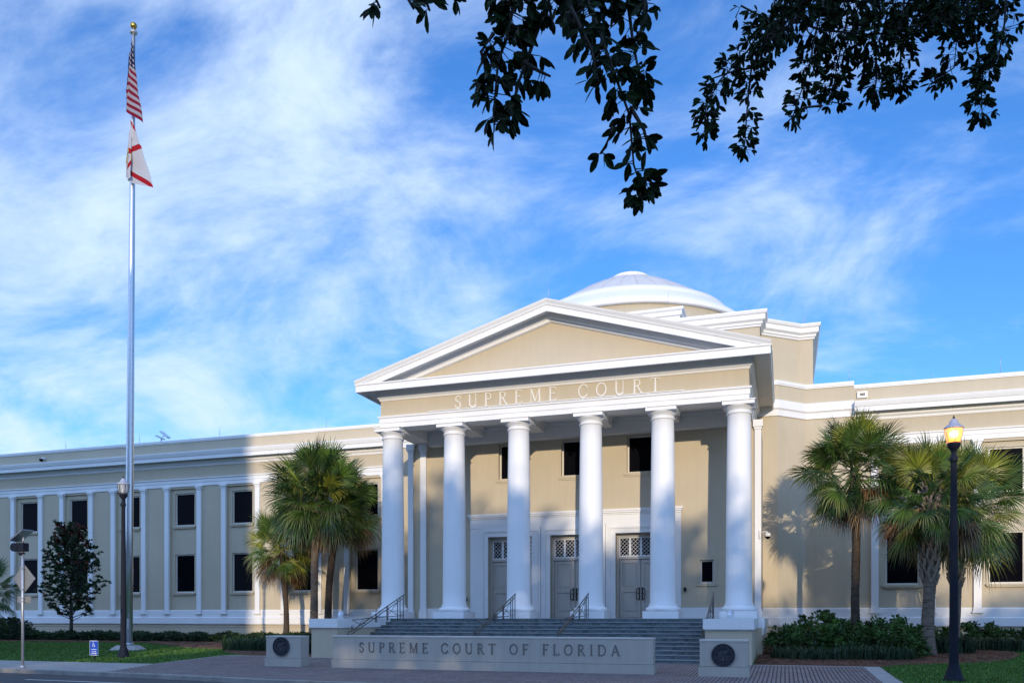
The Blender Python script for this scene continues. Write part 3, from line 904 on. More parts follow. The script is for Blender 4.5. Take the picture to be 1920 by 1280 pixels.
# ------------------------------------------------------------------ lettering built from strokes
def arc(cx, cy, rx, ry, a0, a1, n=14):
    return [(cx + rx * math.cos(R(a0 + (a1 - a0) * i / n)), cy + ry * math.sin(R(a0 + (a1 - a0) * i / n))) for i in range(n + 1)]
T, K = .125, .060
def stem(x): return [([(x, 0), (x, 1)], T), ([(x - .12, .025), (x + .12, .025)], .05), ([(x - .12, .975), (x + .12, .975)], .05)]
G = {
 'S': (.56, [([(.49, .70), (.50, .86)] , .05), (arc(.28, .745, .19, .225, 25, 180, 10) + [(.10, .66), (.16, .58), (.30, .51), (.42, .42)] + arc(.27, .255, .20, .225, 20, -155, 12), .10), ([(.06, .30), (.05, .12)], .05)]),
 'U': (.80, [([(.14, 1), (.14, .36)] + arc(.39, .33, .25, .30, 180, 325, 10), T), ([(.64, 1), (.64, .02)], K), ([(.02, .975), (.26, .975)], .05), ([(.53, .975), (.75, .975)], .05)]),
 'P': (.62, [*stem(.14), ([(.14, .97)] + [(.32, .97)] + arc(.32, .74, .22, .23, 90, -90, 10) + [(.14, .51)], .085)]),
 'R': (.74, [*stem(.14), ([(.14, .97)] + [(.32, .97)] + arc(.32, .75, .21, .22, 90, -90, 10) + [(.14, .53)], .085), ([(.34, .53), (.62, .03), (.72, .03)], .11)]),
 'E': (.62, [*stem(.14), ([(.14, .97), (.54, .97)], K), ([(.14, .52), (.44, .52)], K), ([(.14, .03), (.56, .03)], K), ([(.54, .99), (.54, .83)], .05), ([(.56, .01), (.56, .18)], .05), ([(.44, .43), (.44, .61)], .04)]),
 'M': (.98, [([(.16, 0), (.16, 1)], K), ([(.17, .98), (.48, .06)], T), ([(.48, .06), (.80, .98)], K), ([(.82, 0), (.82, 1)], T), ([(.06, .025), (.28, .025)], .05), ([(.70, .025), (.94, .025)], .05), ([(.06, .975), (.2, .975)], .05), ([(.78, .975), (.94, .975)], .05)]),
 'C': (.80, [(arc(.42, .5, .34, .47, 42, 318, 22), .10), ([(.70, .68), (.71, .90)], .05), ([(.70, .32), (.71, .10)], .05)]),
 'O': (.86, [(arc(.43, .5, .35, .46, 0, 360, 30), .10)]),
 'T': (.72, [([(.36, 0), (.36, .96)], T), ([(.04, .97), (.68, .97)], K), ([(.05, .99), (.05, .82)], .05), ([(.67, .99), (.67, .82)], .05), ([(.24, .025), (.48, .025)], .05)]),
 'F': (.60, [*stem(.14), ([(.14, .97), (.55, .97)], K), ([(.14, .52), (.44, .52)], K), ([(.55, .99), (.55, .82)], .05), ([(.44, .43), (.44, .61)], .04)]),
 'L': (.60, [*stem(.14), ([(.14, .03), (.56, .03)], K), ([(.56, .01), (.56, .19)], .05)]),
 'I': (.28, [*stem(.14)]),
 'D': (.82, [*stem(.14), ([(.14, .97), (.34, .97)] + arc(.36, .5, .37, .47, 85, -85, 16) + [(.34, .03), (.14, .03)], .085)]),
 'A': (.80, [([(.08, .02), (.40, .98)], K), ([(.40, .98), (.72, .02)], T), ([(.19, .36), (.62, .36)], K), ([(0, .025), (.18, .025)], .05), ([(.60, .025), (.82, .025)], .05)]),
 'G': (.84, [(arc(.42, .5, .34, .47, 42, 325, 22), .10), ([(.70, .68), (.71, .90)], .05), ([(.71, .45), (.71, .10)], .11), ([(.60, .45), (.82, .45)], .05)]),
 'H': (.86, [*stem(.14), ([(.72, 0), (.72, 1)], T), ([(.14, .5), (.72, .5)], K)]),
 'N': (.86, [([(.14, 0), (.14, 1)], K), ([(.14, .98), (.70, .02)], T), ([(.72, 0), (.72, 1)], K)]),
 'W': (1.0, [([(.06, 1), (.30, .02)], T), ([(.30, .02), (.5, .95)], K), ([(.5, .95), (.70, .02)], T), ([(.70, .02), (.94, 1)], K)]),
}
def stroke(mb, pts, w, fn, depth):
    """fn maps (x, y, out) to world"""
    P = [Vector((x, y)) for x, y in pts]; Lf, Rt = [], []
    closed = (P[0] - P[-1]).length < 1e-4
    if closed: P = P[:-1]
    m = len(P)
    for i, p in enumerate(P):
        a = P[i - 1] if (i > 0 or closed) else p; b = P[(i + 1) % m] if (i < m - 1 or closed) else p
        d = (b - a).normalized(); nn = Vector((-d.y, d.x))
        Lf.append(p + nn * w / 2); Rt.append(p - nn * w / 2)
    n = mb.pts([fn(q.x, q.y, depth) for q in Lf] + [fn(q.x, q.y, depth) for q in Rt] + [fn(q.x, q.y, 0) for q in Lf] + [fn(q.x, q.y, 0) for q in Rt])
    for i in range(m if closed else m - 1):
        j = (i + 1) % m
        mb.face((n + i, n + m + i, n + m + j, n + j)); mb.face((n + i, n + j, n + 2 * m + j, n + 2 * m + i)); mb.face((n + m + i, n + 3 * m + i, n + 3 * m + j, n + m + j))
    if not closed:
        for i in (0, m - 1): mb.face((n + i, n + 2 * m + i, n + 3 * m + i, n + m + i))
def text(mat_, parent, s, x0, x1, z0, h, y, depth, wscale=1.0, thin=1.0, ws=1.0):
    adv = [(ws if ch == ' ' else G[ch][0] * wscale) for ch in s]
    tot = sum(adv); gaps = len(s) - 1
    gap = ((x1 - x0) - tot * h) / gaps
    x = x0
    for ch, a in zip(s, adv):
        if ch != ' ':
            mb = MB()
            for q, (pts, w) in enumerate(G[ch][1]):
                stroke(mb, pts, w * thin, lambda u, v, o, x=x: (x + u * h * wscale, y - o, z0 + v * h), depth + .0006 * q)
            part('letter', mb, mat_, parent)
        x += a * h + gap
text('letterw', CH, 'SUPREME COURT', -14.05, -4.90, 11.04, .575, PF + .01, .04, 1.0, thin=.85, ws=.55)
mb = MB(); mb.box(-15.3, -3.9, PF - .10, PF - .035, 10.975, 11.01)
for x in np.arange(-15.2, -3.9, 1.4): mb.box(x, x + .05, PF - .09, PF + .01, 10.952, 10.975)
part('letter_ledge', mb, 'letterw', CH)

# ------------------------------------------------------------------ sign wall and seal blocks
SW = empty('sign_wall', (-9.17, 25.0, 0), 'long low stone sign wall with engraved court name in front of the steps', 'sign wall')
def slabwall(parent, x0, x1, y0, y1, zb, zt, nb, nc):
    mb = MB(); mb.box(x0, x1, y0, y1, zb + .305, zt - .045); part(nb, mb, 'stone', parent)
    mb = MB(); mb.box(x0 - .035, x1 + .035, y0 - .04, y1 + .04, -.05, zb + .29); mb.box(x0 + .02, x1 - .02, y0 + .02, y1 - .02, zb + .29, zb + .305); part('plinth', mb, 'stone', parent)
    mb = MB(); mb.box(x0 - .012, x1 + .012, y0 - .015, y1 + .015, zt - .045, zt); part(nc, mb, 'stonecap', parent)
slabwall(SW, -14.56, -3.74, 24.77, 25.22, 0, 1.10, 'wall_slab', 'coping')
text('letter', SW, 'SUPREME COURT OF FLORIDA', -13.56, -4.74, .545, .335, 24.77, .018, 1.0, ws=.5)

def seal(parent, cx, y, cz, r):
    mb = MB()
    def disc(r0, o, seg=56):
        n = mb.pts([(cx + r0 * math.cos(2 * math.pi * i / seg), y - o, cz + r0 * math.sin(2 * math.pi * i / seg)) for i in range(seg)])
        m = mb.pts([(cx + r0 * math.cos(2 * math.pi * i / seg), y, cz + r0 * math.sin(2 * math.pi * i / seg)) for i in range(seg)])
        mb.face(range(n, n + seg)); 
        for i in range(seg): mb.face((n + i, m + i, m + (i + 1) % seg, n + (i + 1) % seg))
    disc(r, .03)
    o = part('medallion', mb, 'sealdark', parent)
    mb = MB()
    def ring(ra, rb, o0, o1, seg=56, a0=0, a1=360):
        k = seg
        A = [R(a0 + (a1 - a0) * i / k) for i in range(k + 1)]
        for i in range(k):
            c0, s0, c1, s1 = math.cos(A[i]), math.sin(A[i]), math.cos(A[i + 1]), math.sin(A[i + 1])
            n = mb.pts([(cx + ra * c0, y - o1, cz + ra * s0), (cx + rb * c0, y - o1, cz + rb * s0), (cx + rb * c1, y - o1, cz + rb * s1), (cx + ra * c1, y - o1, cz + ra * s1),
                        (cx + ra * c0, y - o0, cz + ra * s0), (cx + rb * c0, y - o0, cz + rb * s0), (cx + rb * c1, y - o0, cz + rb * s1), (cx + ra * c1, y - o0, cz + ra * s1)])
            mb.face((n, n + 1, n + 2, n + 3)); mb.face((n, n + 3, n + 7, n + 4)); mb.face((n + 1, n + 5, n + 6, n + 2))
    ring(r * .94, r, .03, .045); ring(r * .66, r * .69, .03, .042)
    def circ(s, mid, span, hgt, inside):
        n = len(s)
        for i, ch in enumerate(s):
            if ch == ' ': continue
            a = mid + (span / 2 - span * i / (n - 1)) * (1 if not inside else -1)
            rr = r * .745 if not inside else r * .745 + hgt
            ca, sa = math.cos(R(a)), math.sin(R(a))
            for pts, w in G[ch][1]:
                wd = G[ch][0]
                def fn(u, v, o):
                    tx = (u - wd / 2) * hgt * .9; ry = rr + v * hgt if not inside else rr - v * hgt
                    s_ = 1 if not inside else -1
                    return (cx + ca * ry + s_ * sa * tx, y - .03 - o, cz + sa * ry - s_ * ca * tx)
                stroke(mb, pts, w * 1.15, fn, .010)
    circ('GREAT SEAL OF THE STATE OF FLORIDA', 90, 235, r * .13, False)
    circ('IN GOD WE TRUST', 270, 88, r * .13, True)
    # relief scene: rays, sun, water, palm, boat, figure
    for i in range(13):
        a = R(20 + 140 * i / 12)
        p0 = (cx + .16 * r * math.cos(a) - .12 * r, y - .036, cz + .16 * r * math.sin(a)); p1 = (cx + .40 * r * math.cos(a) - .12 * r, y - .036, cz + .42 * r * math.sin(a))
        mb.bar(p0, p1, .012 * r * 2, .010)
    mb.bar((cx - .58 * r, y - .036, cz - .06 * r), (cx + .58 * r, y - .036, cz - .06 * r), .02 * r, .012)
    for k in range(4):
        z = cz - (.16 + .1 * k) * r; w = math.sqrt(max(0, .62 ** 2 - (.16 + .1 * k) ** 2)) * r
        mb.bar((cx - w, y - .035, z), (cx + w, y - .035, z + .02 * r), .012, .010)
    mb.bar((cx + .28 * r, y - .037, cz - .3 * r), (cx + .25 * r, y - .037, cz + .32 * r), .035 * r, .016)
    for i in range(7):
        a = R(-20 + 220 * i / 6); mb.bar((cx + .25 * r, y - .038, cz + .32 * r), (cx + .25 * r + .2 * r * math.cos(a), y - .038, cz + .32 * r + .14 * r * math.sin(a)), .03 * r, .014)
    mb.bar((cx - .38 * r, y - .037, cz - .02 * r), (cx - .05 * r, y - .037, cz - .02 * r), .05 * r, .016); mb.bar((cx - .22 * r, y - .037, cz), (cx - .22 * r, y - .037, cz + .16 * r), .03 * r, .014)
    mb.bar((cx - .02 * r, y - .038, cz - .52 * r), (cx + .02 * r, y - .038, cz - .18 * r), .09 * r, .02); mb.bar((cx + .02 * r, y - .038, cz - .16 * r), (cx + .02 * r, y - .038, cz - .09 * r), .06 * r, .02)
    mb.bar((cx - .10 * r, y - .038, cz - .33 * r), (cx + .12 * r, y - .038, cz - .24 * r), .03 * r, .014)
    part('relief', mb, 'sealhi', o)
for (x0, x1, yf, sx, sz, lab) in ((-17.2, -15.82, 24.77, -16.58, .70, 'square stone block with round bronze seal at the left end of the sign wall'),
                              (-2.34, -1.00, 24.40, -1.68, .63, 'square stone block with round bronze seal between the sign wall and planting bed')):
    e = empty('seal_block', ((x0 + x1) / 2, yf + .25, 0), lab, 'stone block', 'seal blocks flanking the sign wall')
    slabwall(e, x0, x1, yf, yf + .52, 0, 1.07, 'block', 'coping')
    seal(e, sx, yf, sz, .335)

# ------------------------------------------------------------------ handrails on the steps
def handrail(X, lab, ys=(29.35, 34.1), side=0):
    y0, y1 = ys
    zt = lambda y: 1.16 + (2.68 - 1.16) * (y - 29.35) / (34.0 - 29.35)
    zs = lambda y: max(.09, min(LZ, z0 + (LZ - z0) * (y - 29.15) / (34.0 - 29.15)))
    e = empty('handrail', (X, y0, .09), lab, 'handrail', 'metal handrails on the court steps')
    mb = MB(); mb.tube([(X, y0 - .28, zt(y0) - .02), (X, y0 - .05, zt(y0) - .02), (X, y1, zt(y1)), (X, y1 + .05, zt(y1) + .02)], .026, 8)
    mb.tube([(X, y0 - .28, zt(y0) - .02), (X, y0 - .30, zt(y0) - .12), (X, y0 - .2, zt(y0) - .14)], .022, 8)
    part('top_rail', mb, 'rail', e)
    mb = MB(); mb.bar((X, y0, zt(y0) - .13), (X, y1, zt(y1) - .13), .022, .03); mb.bar((X, y0 + .05, zs(y0) + .22), (X, y1, zs(y1) + .14), .022, .03)
    part('lower_rail', mb, 'rail', e)
    posts = [y0 + .05, y0 + 1.0, y0 + 1.10, y0 + 2.05, y0 + 2.15, y0 + 3.1, y0 + 3.2, y0 + 4.15, y0 + 4.4, y1 - .02]
    for p in posts:
        mb = MB(); mb.bar((X, p, zs(p) - .01), (X, p, zt(p)), .03, .03); part('post', mb, 'rail', e)
    mb = MB()
    for a, b in ((y0 + .05, y0 + 1.0), (y0 + 1.10, y0 + 2.05), (y0 + 2.15, y0 + 3.1), (y0 + 3.2, y0 + 4.15)):
        mb.bar((X, a, zs(a) + .22), (X, b, zt(b) - .13), .018, .018); mb.bar((X + .002, a, zt(a) - .13), (X + .002, b, zs(b) + .18), .018, .018)
    part('cross_brace', mb, 'rail', e)
handrail(-16.42, 'sloping metal handrail beside the left cheek wall')
handrail(-11.10, 'sloping metal handrail in front of the third column from the left')
handrail(-7.86, 'sloping metal handrail in front of the fourth column from the left')
handrail(-2.72, 'sloping metal handrail beside the right cheek wall')

# small floodlights on the cheek caps
def floodlight(x, y, lab, rz):
    e = empty('floodlight', (x, y, 1.655), lab, 'floodlight', 'floodlights on the stair walls')
    mb = MB(); mb.box(x - .10, x + .10, y - .08, y + .08, 1.656, 1.70); mb.bar((x - .09, y, 1.70), (x - .09, y, 1.80), .02, .03); mb.bar((x + .09, y, 1.70), (x + .09, y, 1.80), .02, .03); part('bracket', mb, 'palewhite', e)
    mb = MB()
    ca, sa = math.cos(rz), math.sin(rz)
    P = [(x - .1 * sa * t, y + .1 * ca * t, 1.81 + .05 * t) for t in (-1.2, -.6, 0, .8, 1.2)]
    mb.tube(P, [.05, .085, .10, .115, .12], 14); part('lamp_head', mb, 'palewhite', e)
    mb = MB(); mb.tube([P[-1], (P[-1][0] - .002 * sa, P[-1][1] + .006, P[-1][2] + .004)], [.10, .098], 14); part('lens', mb, 'signwhite', e)
floodlight(-17.52, 30.4, 'small pale floodlight on the left cheek wall, further from the rail', .3)
floodlight(-17.1, 32.9, 'small pale floodlight at the back of the left cheek wall near the rail', .3)
floodlight(-1.85, 30.2, 'small pale floodlight on the right cheek wall before the last column', -.1)

# ------------------------------------------------------------------ flagpole and flags
FX, FY = -29.95, 32.0
fz = g(FY)
e = empty('flagpole', (FX, FY, fz), 'tall silver flagpole with gold ball rising from a concrete base in the lawn', 'flagpole')
LN = .32; TX = FX + LN      # the pole leans a little
mb = MB(); mb.tube([(FX + LN * (z_ - fz) / 29.4, FY, z_) for z_ in (fz + .2, 6, 12, 20, 26, 29.6)], [.19, .18, .165, .135, .10, .075], 24); part('pole', mb, 'polesteel', e)
mb = MB(); mb.lathe([(.26, fz + .18), (.27, fz + .30), (.22, fz + .36)], (FX, FY), 24); part('collar', mb, 'galv', e)
mb = MB(); mb.lathe([(.10, 29.6), (.17, 29.64), (.17, 29.72), (.06, 29.74), (.05, 29.86)], (TX, FY), 20); part('collar', mb, 'galv', e)
mb = MB(); mb.lathe([(.02, 29.82)] + [(.155 * math.sin(R(a)), 30.0 - .155 * math.cos(R(a))) for a in range(15, 180, 15)] + [(.01, 30.157)], (TX, FY), 24); part('ball', mb, 'gold', e)
mb = MB(); 
c8 = [(FX + 1.0 * math.cos(R(22.5 + 45 * i)), FY + 1.0 * math.sin(R(22.5 + 45 * i))) for i in range(8)]; c9 = [(FX + .55 * math.cos(R(22.5 + 45 * i)), FY + .55 * math.sin(R(22.5 + 45 * i))) for i in range(8)]
a = mb.pts([(x, y, fz - .05) for x, y in c8]); b = mb.pts([(x, y, fz + .22) for x, y in c9])
for i in range(8): mb.face((a + i, a + (i + 1) % 8, b + (i + 1) % 8, b + i))
mb.face(range(b, b + 8)); part('footing', mb, 'concrete', e)
mb = MB(); mb.tube([(TX + .13, FY - .17, 29.5), (FX + .36, FY - .2, 20), (FX + .23, FY - .22, fz + 1.6)], .008, 5); part('halyard', mb, 'signwhite', e)
mb = MB(); mb.box(FX + .16, FX + .28, FY - .26, FY - .14, fz + 1.0, fz + 1.5); part('cleat_box', mb, 'galv', e)

def uvmath(t, op, a, b=None):
    n = N(t, 'ShaderNodeMath', operation=op)
    for i, v in enumerate((a, b)):
        if v is None: continue
        if isinstance(v, (int, float)): n.inputs[i].default_value = v
        else: t.links.new(v, n.inputs[i])
    return n.outputs[0]
def flag_mats():
    out = []
    for kind in ('stripes', 'saltire'):
        m, t, b = new_mat('flag_' + kind)
        uv = N(t, 'ShaderNodeUVMap', uv_map='uv'); sp = N(t, 'ShaderNodeSeparateXYZ'); L(t, uv, 0, sp, 0)
        u, v = sp.outputs[0], sp.outputs[1]          # u along the fly, v down the hoist
        def mix(f, ca, cb):
            n = N(t, 'ShaderNodeMix', data_type='RGBA'); t.links.new(f, n.inputs[0])
            for i, c in ((6, ca), (7, cb)):
                if isinstance(c, tuple): n.inputs[i].default_value = (*c, 1)
                else: t.links.new(c, n.inputs[i])
            return n.outputs[2]
        if kind == 'stripes':
            st_ = uvmath(t, 'LESS_THAN', uvmath(t, 'MODULO', uvmath(t, 'MULTIPLY', v, 13.0), 2.0), 1.0)
            base_ = mix(st_, (.34, .32, .36), (.20, .007, .028))
            can = uvmath(t, 'MULTIPLY', uvmath(t, 'LESS_THAN', u, .40), uvmath(t, 'LESS_THAN', v, 7 / 13))
            su = uvmath(t, 'SUBTRACT', uvmath(t, 'MODULO', uvmath(t, 'MULTIPLY', u, 15), 1.0), .5)
            sv = uvmath(t, 'SUBTRACT', uvmath(t, 'MODULO', uvmath(t, 'MULTIPLY', v, 9.3), 1.0), .5)
            d = uvmath(t, 'ADD', uvmath(t, 'MULTIPLY', su, su), uvmath(t, 'MULTIPLY', sv, sv))
            star = uvmath(t, 'LESS_THAN', d, .075)
            col = mix(can, base_, mix(star, (.008, .010, .055), (.36, .35, .38)))
        else:
            a1 = uvmath(t, 'LESS_THAN', uvmath(t, 'ABSOLUTE', uvmath(t, 'SUBTRACT', u, v)), .065)
            a2 = uvmath(t, 'LESS_THAN', uvmath(t, 'ABSOLUTE', uvmath(t, 'SUBTRACT', uvmath(t, 'ADD', u, v), 1.0)), .065)
            c1 = mix(uvmath(t, 'MAXIMUM', a1, a2), (.52, .52, .56), (.38, .010, .02))
            du = uvmath(t, 'MULTIPLY', uvmath(t, 'SUBTRACT', u, .5), 1.5); dv = uvmath(t, 'SUBTRACT', v, .5)
            rr = uvmath(t, 'SQRT', uvmath(t, 'ADD', uvmath(t, 'MULTIPLY', du, du), uvmath(t, 'MULTIPLY', dv, dv)))
            c2 = mix(uvmath(t, 'LESS_THAN', rr, .22), c1, (.50, .36, .10))
            c3 = mix(uvmath(t, 'LESS_THAN', rr, .16), c2, (.16, .22, .16))
            ns = N(t, 'ShaderNodeTexNoise', i_Scale=22.0); L(t, uv, 0, ns, 'Vector')
            blob = uvmath(t, 'MULTIPLY', uvmath(t, 'LESS_THAN', rr, .16), uvmath(t, 'GREATER_THAN', ns.outputs[0], .52))
            col = mix(blob, c3, (.55, .45, .25))
        t.links.new(col, b.inputs['Base Color']); b.inputs['Roughness'].default_value = .8; b.inputs['Specular IOR Level'].default_value = .2
        tr = N(t, 'ShaderNodeBsdfTranslucent'); t.links.new(col, tr.inputs['Color'])
        ms = N(t, 'ShaderNodeMixShader'); ms.inputs[0].default_value = .35
        L(t, b, 0, ms, 1); L(t, tr, 0, ms, 2); t.links.new(ms.outputs[0], t.nodes['Material Output'].inputs[0])
        out.append(m)
    return out
M['usflag'], M['flflag'] = flag_mats()
def flag(zt, hoist, drop, left, right, mname, lab, seed=0.0):
    # limp cloth: the fly falls almost straight down, folding to the left of the pole and back to the right
    mb = MB(); nu, nv = 56, 30; tot = hoist + drop
    K_ = [(0, 0), (.14, .85), (.36, -1.0), (.52, -.10), (.62, .30), (.72, .05), (1.0, 1.0)]
    def fold(u):
        for (a, p), (b, q) in zip(K_, K_[1:]):
            if a <= u <= b:
                t = (u - a) / (b - a); t = t * t * (3 - 2 * t) * .8 + t * .2; return p + (q - p) * t
        return K_[-1][1]
    for j in range(nv + 1):
        v = j / nv
        for i in range(nu + 1):
            u = i / nu
            zz = zt - hoist * v * (1 - .12 * u) - drop * (u ** .9)
            h = min(1, (zt - zz) / tot); f = fold(u)
            xx = f * (left * min(1, h * 1.6 + .14) if f < 0 else right * (h ** .85 + .07))
            xx += .03 * math.sin(v * 9 + u * 14 + seed) * h
            yy = -.16 - .05 * math.sin(u * 20 + seed) * h - .34 * h * math.cos(u * 7.5 + v * .8 + seed)
            mb.v.append((FX + LN * zz / 29.4 + .02 + xx, FY + yy, zz)); mb.uv.append((u, v))
    for j in range(nv):
        for i in range(nu):
            a = j * (nu + 1) + i; mb.face((a, a + 1, a + nu + 2, a + nu + 1), 0, True)
    o = part('flag', mb, mname); return tag(o, lab, 'flag', 'flags hanging on the pole')
flag(29.35, 2.50, 1.95, .44, .66, 'usflag', 'limp flag of red and white stripes with starred blue corner on the pole')
flag(25.45, 2.25, 1.35, .34, 1.16, 'flflag', 'limp white flag with red diagonal cross hanging below the striped one', .8)

# ------------------------------------------------------------------ street lamps
M['lampglass_off'] = None
def glassmat(name, col, em, ecol):
    m, t, b = new_mat(name)
    b.inputs['Base Color'].default_value = (*col, 1); b.inputs['Roughness'].default_value = .12
    b.inputs['Transmission Weight'].default_value = .45 if em == 0 else .15
    co = N(t, 'ShaderNodeTexCoord'); w = N(t, 'ShaderNodeTexWave', i_Scale=9.0, i_Distortion=2.0); w.bands_direction = 'Z'
    L(t, co, 'Object', w, 'Vector')
    if em > 0:
        b.inputs['Emission Color'].default_value = (*ecol, 1)
        mr = N(t, 'ShaderNodeMapRange'); mr.inputs[3].default_value = em * .45; mr.inputs[4].default_value = em * 1.25
        L(t, w, 0, mr, 0); t.links.new(mr.outputs[0], b.inputs['Emission Strength'])
    bp = N(t, 'ShaderNodeBump', i_Strength=.5, i_Distance=.01); L(t, w, 0, bp, 'Height'); L(t, bp, 0, b, 'Normal')
    return m
M['glass_off'] = glassmat('prismatic_glass', (.55, .56, .58), 0, (0, 0, 0))
M['glass_on'] = glassmat('lit_prismatic_glass', (.8, .40, .16), 1.0, (1.0, .33, .06))
M['lamplid'] = mat('lamp_lid', (.33, .35, .44), .4, var=.1)
def street_lamp(x, y, z, H, lit, lab):
    e = empty('street_lamp', (x, y, z), lab, 'street lamp', 'acorn street lamps')
    c = (x, y); zt = z + H
    mb = MB(); mb.lathe([(.26, z - .02), (.26, z + .05), (.235, z + .09), (.20, z + .20), (.17, z + .32), (.135, z + .40), (.14, z + .46)], c, 24); part('base', mb, 'blackpaint', e)
    mb = MB()
    # fluted tapering post
    rows = []
    seg = 32
    for zz, r in ((z + .46, .118), (z + 2.2, .108), (z + 4.2, .092), (zt - 1.25, .072)):
        rows.append(mb.pts([(x + (r - (.007 if i % 2 else 0)) * math.cos(2 * math.pi * i / seg), y + (r - (.007 if i % 2 else 0)) * math.sin(2 * math.pi * i / seg), zz) for i in range(seg)]))
    for a, b in zip(rows, rows[1:]):
        for i in range(seg): mb.face((a + i, a + (i + 1) % seg, b + (i + 1) % seg, b + i), 0, False)
    mb.face(range(rows[-1], rows[-1] + seg)); part('post', mb, 'blackpaint', e)
    mb = MB(); mb.lathe([(.075, zt - 1.26), (.10, zt - 1.22), (.10, zt - 1.12), (.065, zt - 1.08), (.062, zt - .98), (.09, zt - .92), (.15, zt - .84), (.165, zt - .78), (.165, zt - .74), (.13, zt - .72)], c, 20)
    mb.box(x - .14, x - .08, y - .03, y + .03, zt - 1.20, zt - 1.14); part('neck', mb, 'blackpaint', e)
    mb = MB(); mb.lathe([(.145, zt - .73), (.175, zt - .66), (.20, zt - .56), (.215, zt - .46), (.218, zt - .38), (.205, zt - .33)], c, 24, close_top=True); part('globe', mb, 'glass_on' if lit else 'glass_off', e)
    mb = MB()
    for i in range(6):
        a = 2 * math.pi * (i + .5) / 6
        mb.tube([(x + r * math.cos(a), y + r * math.sin(a), zz) for r, zz in ((.16, zt - .74), (.20, zt - .60), (.23, zt - .46), (.232, zt - .36))], .010, 5)
    part('cage', mb, 'blackpaint' if not lit else 'lamplid', e)
    mb = MB(); mb.lathe([(.24, zt - .37), (.245, zt - .33), (.20, zt - .29), (.15, zt - .25), (.12, zt - .23), (.11, zt - .18), (.07, zt - .12), (.03, zt - .09)], c, 24); part('lid', mb, 'lamplid', e)
    mb = MB(); mb.lathe([(.018, zt - .09), (.03, zt - .06), (.018, zt - .03), (.004, zt)], c, 10); part('finial', mb, 'blackpaint', e)
    if lit:
        pl = bpy.data.lights.new('lamp_bulb', 'POINT'); pl.energy = 25; pl.color = (1, .5, .2); pl.shadow_soft_size = .08
        po = bpy.data.objects.new('lamp_bulb', pl); COL.objects.link(po); po.parent = e; po.location = (0, 0, H - .5)
    return e
street_lamp(-25.80, 27.3, g(27.3), 7.45, False, 'unlit black street lamp standing beside the flagpole')
street_lamp(4.28, 24.7, .0, 7.10, True, 'black street lamp with glowing amber globe in front of the right palms')

# ------------------------------------------------------------------ road sign seen from behind, with beacon and solar panel
px, py = -24.52, 21.45
e = empty('road_sign', (px, py, .01), 'diamond road sign seen from behind with beacon and solar panel on a pole', 'road sign')
mb = MB(); mb.tube([(px, py, -.02), (px, py, 4.0)], .045, 12); mb.lathe([(.09, 0.0), (.09, .05), (.05, .10)], (px, py), 14); part('pole', mb, 'galv', e)
mb = MB(); cz, hh = 3.02, .50
Pd = [(px + 0, cz - hh), (px + hh, cz), (px, cz + hh), (px - hh, cz)]
mb.yprism(Pd, py + .055, py + .060); part('sign_plate', mb, 'signback', e)
mb = MB(); mb.box(px - .30, px + .30, py + .055, py + .06, cz - .82, cz - .60); part('lower_plate', mb, 'signback', e)
mb = MB()
for zz in (cz + .36, cz - .36, cz - .66, cz - .76): mb.box(px - .07, px + .07, py - .052, py + .052, zz - .02, zz + .02)
part('clamp', mb, 'galv', e)
mb = MB(); mb.tube([(px - .28, py + .14, 4.08), (px - .28, py - .12, 4.08)], [.13, .145], 20); mb.box(px - .32, px + .14, py - .10, py + .12, 3.94, 4.22)
mb.tube([(px - .05, py - .0, 3.90), (px - .05, py, 3.80)], [.12, .07], 14); part('beacon', mb, 'blackpaint', e)
mb = MB(); mb.tube([(px - .28, py + .145, 4.08), (px - .28, py + .16, 4.08)], [.11, .10], 20); part('lens', mb, 'redlens', e)
mb = MB(); mb.tube([(px + .0, py, 4.2), (px + .04, py, 4.42)], .03, 8)
part('panel_bracket', mb, 'galv', e)
mb = MB(); mb.bar((px - .30, py - .02, 4.32), (px + .24, py - .02, 4.66), .42, .05); part('solar_panel', mb, 'solar', e)
mb = MB(); mb.bar((px - .32, py - .02, 4.285), (px + .26, py - .02, 4.645), .46, .02); part('panel_frame', mb, 'galv', e)

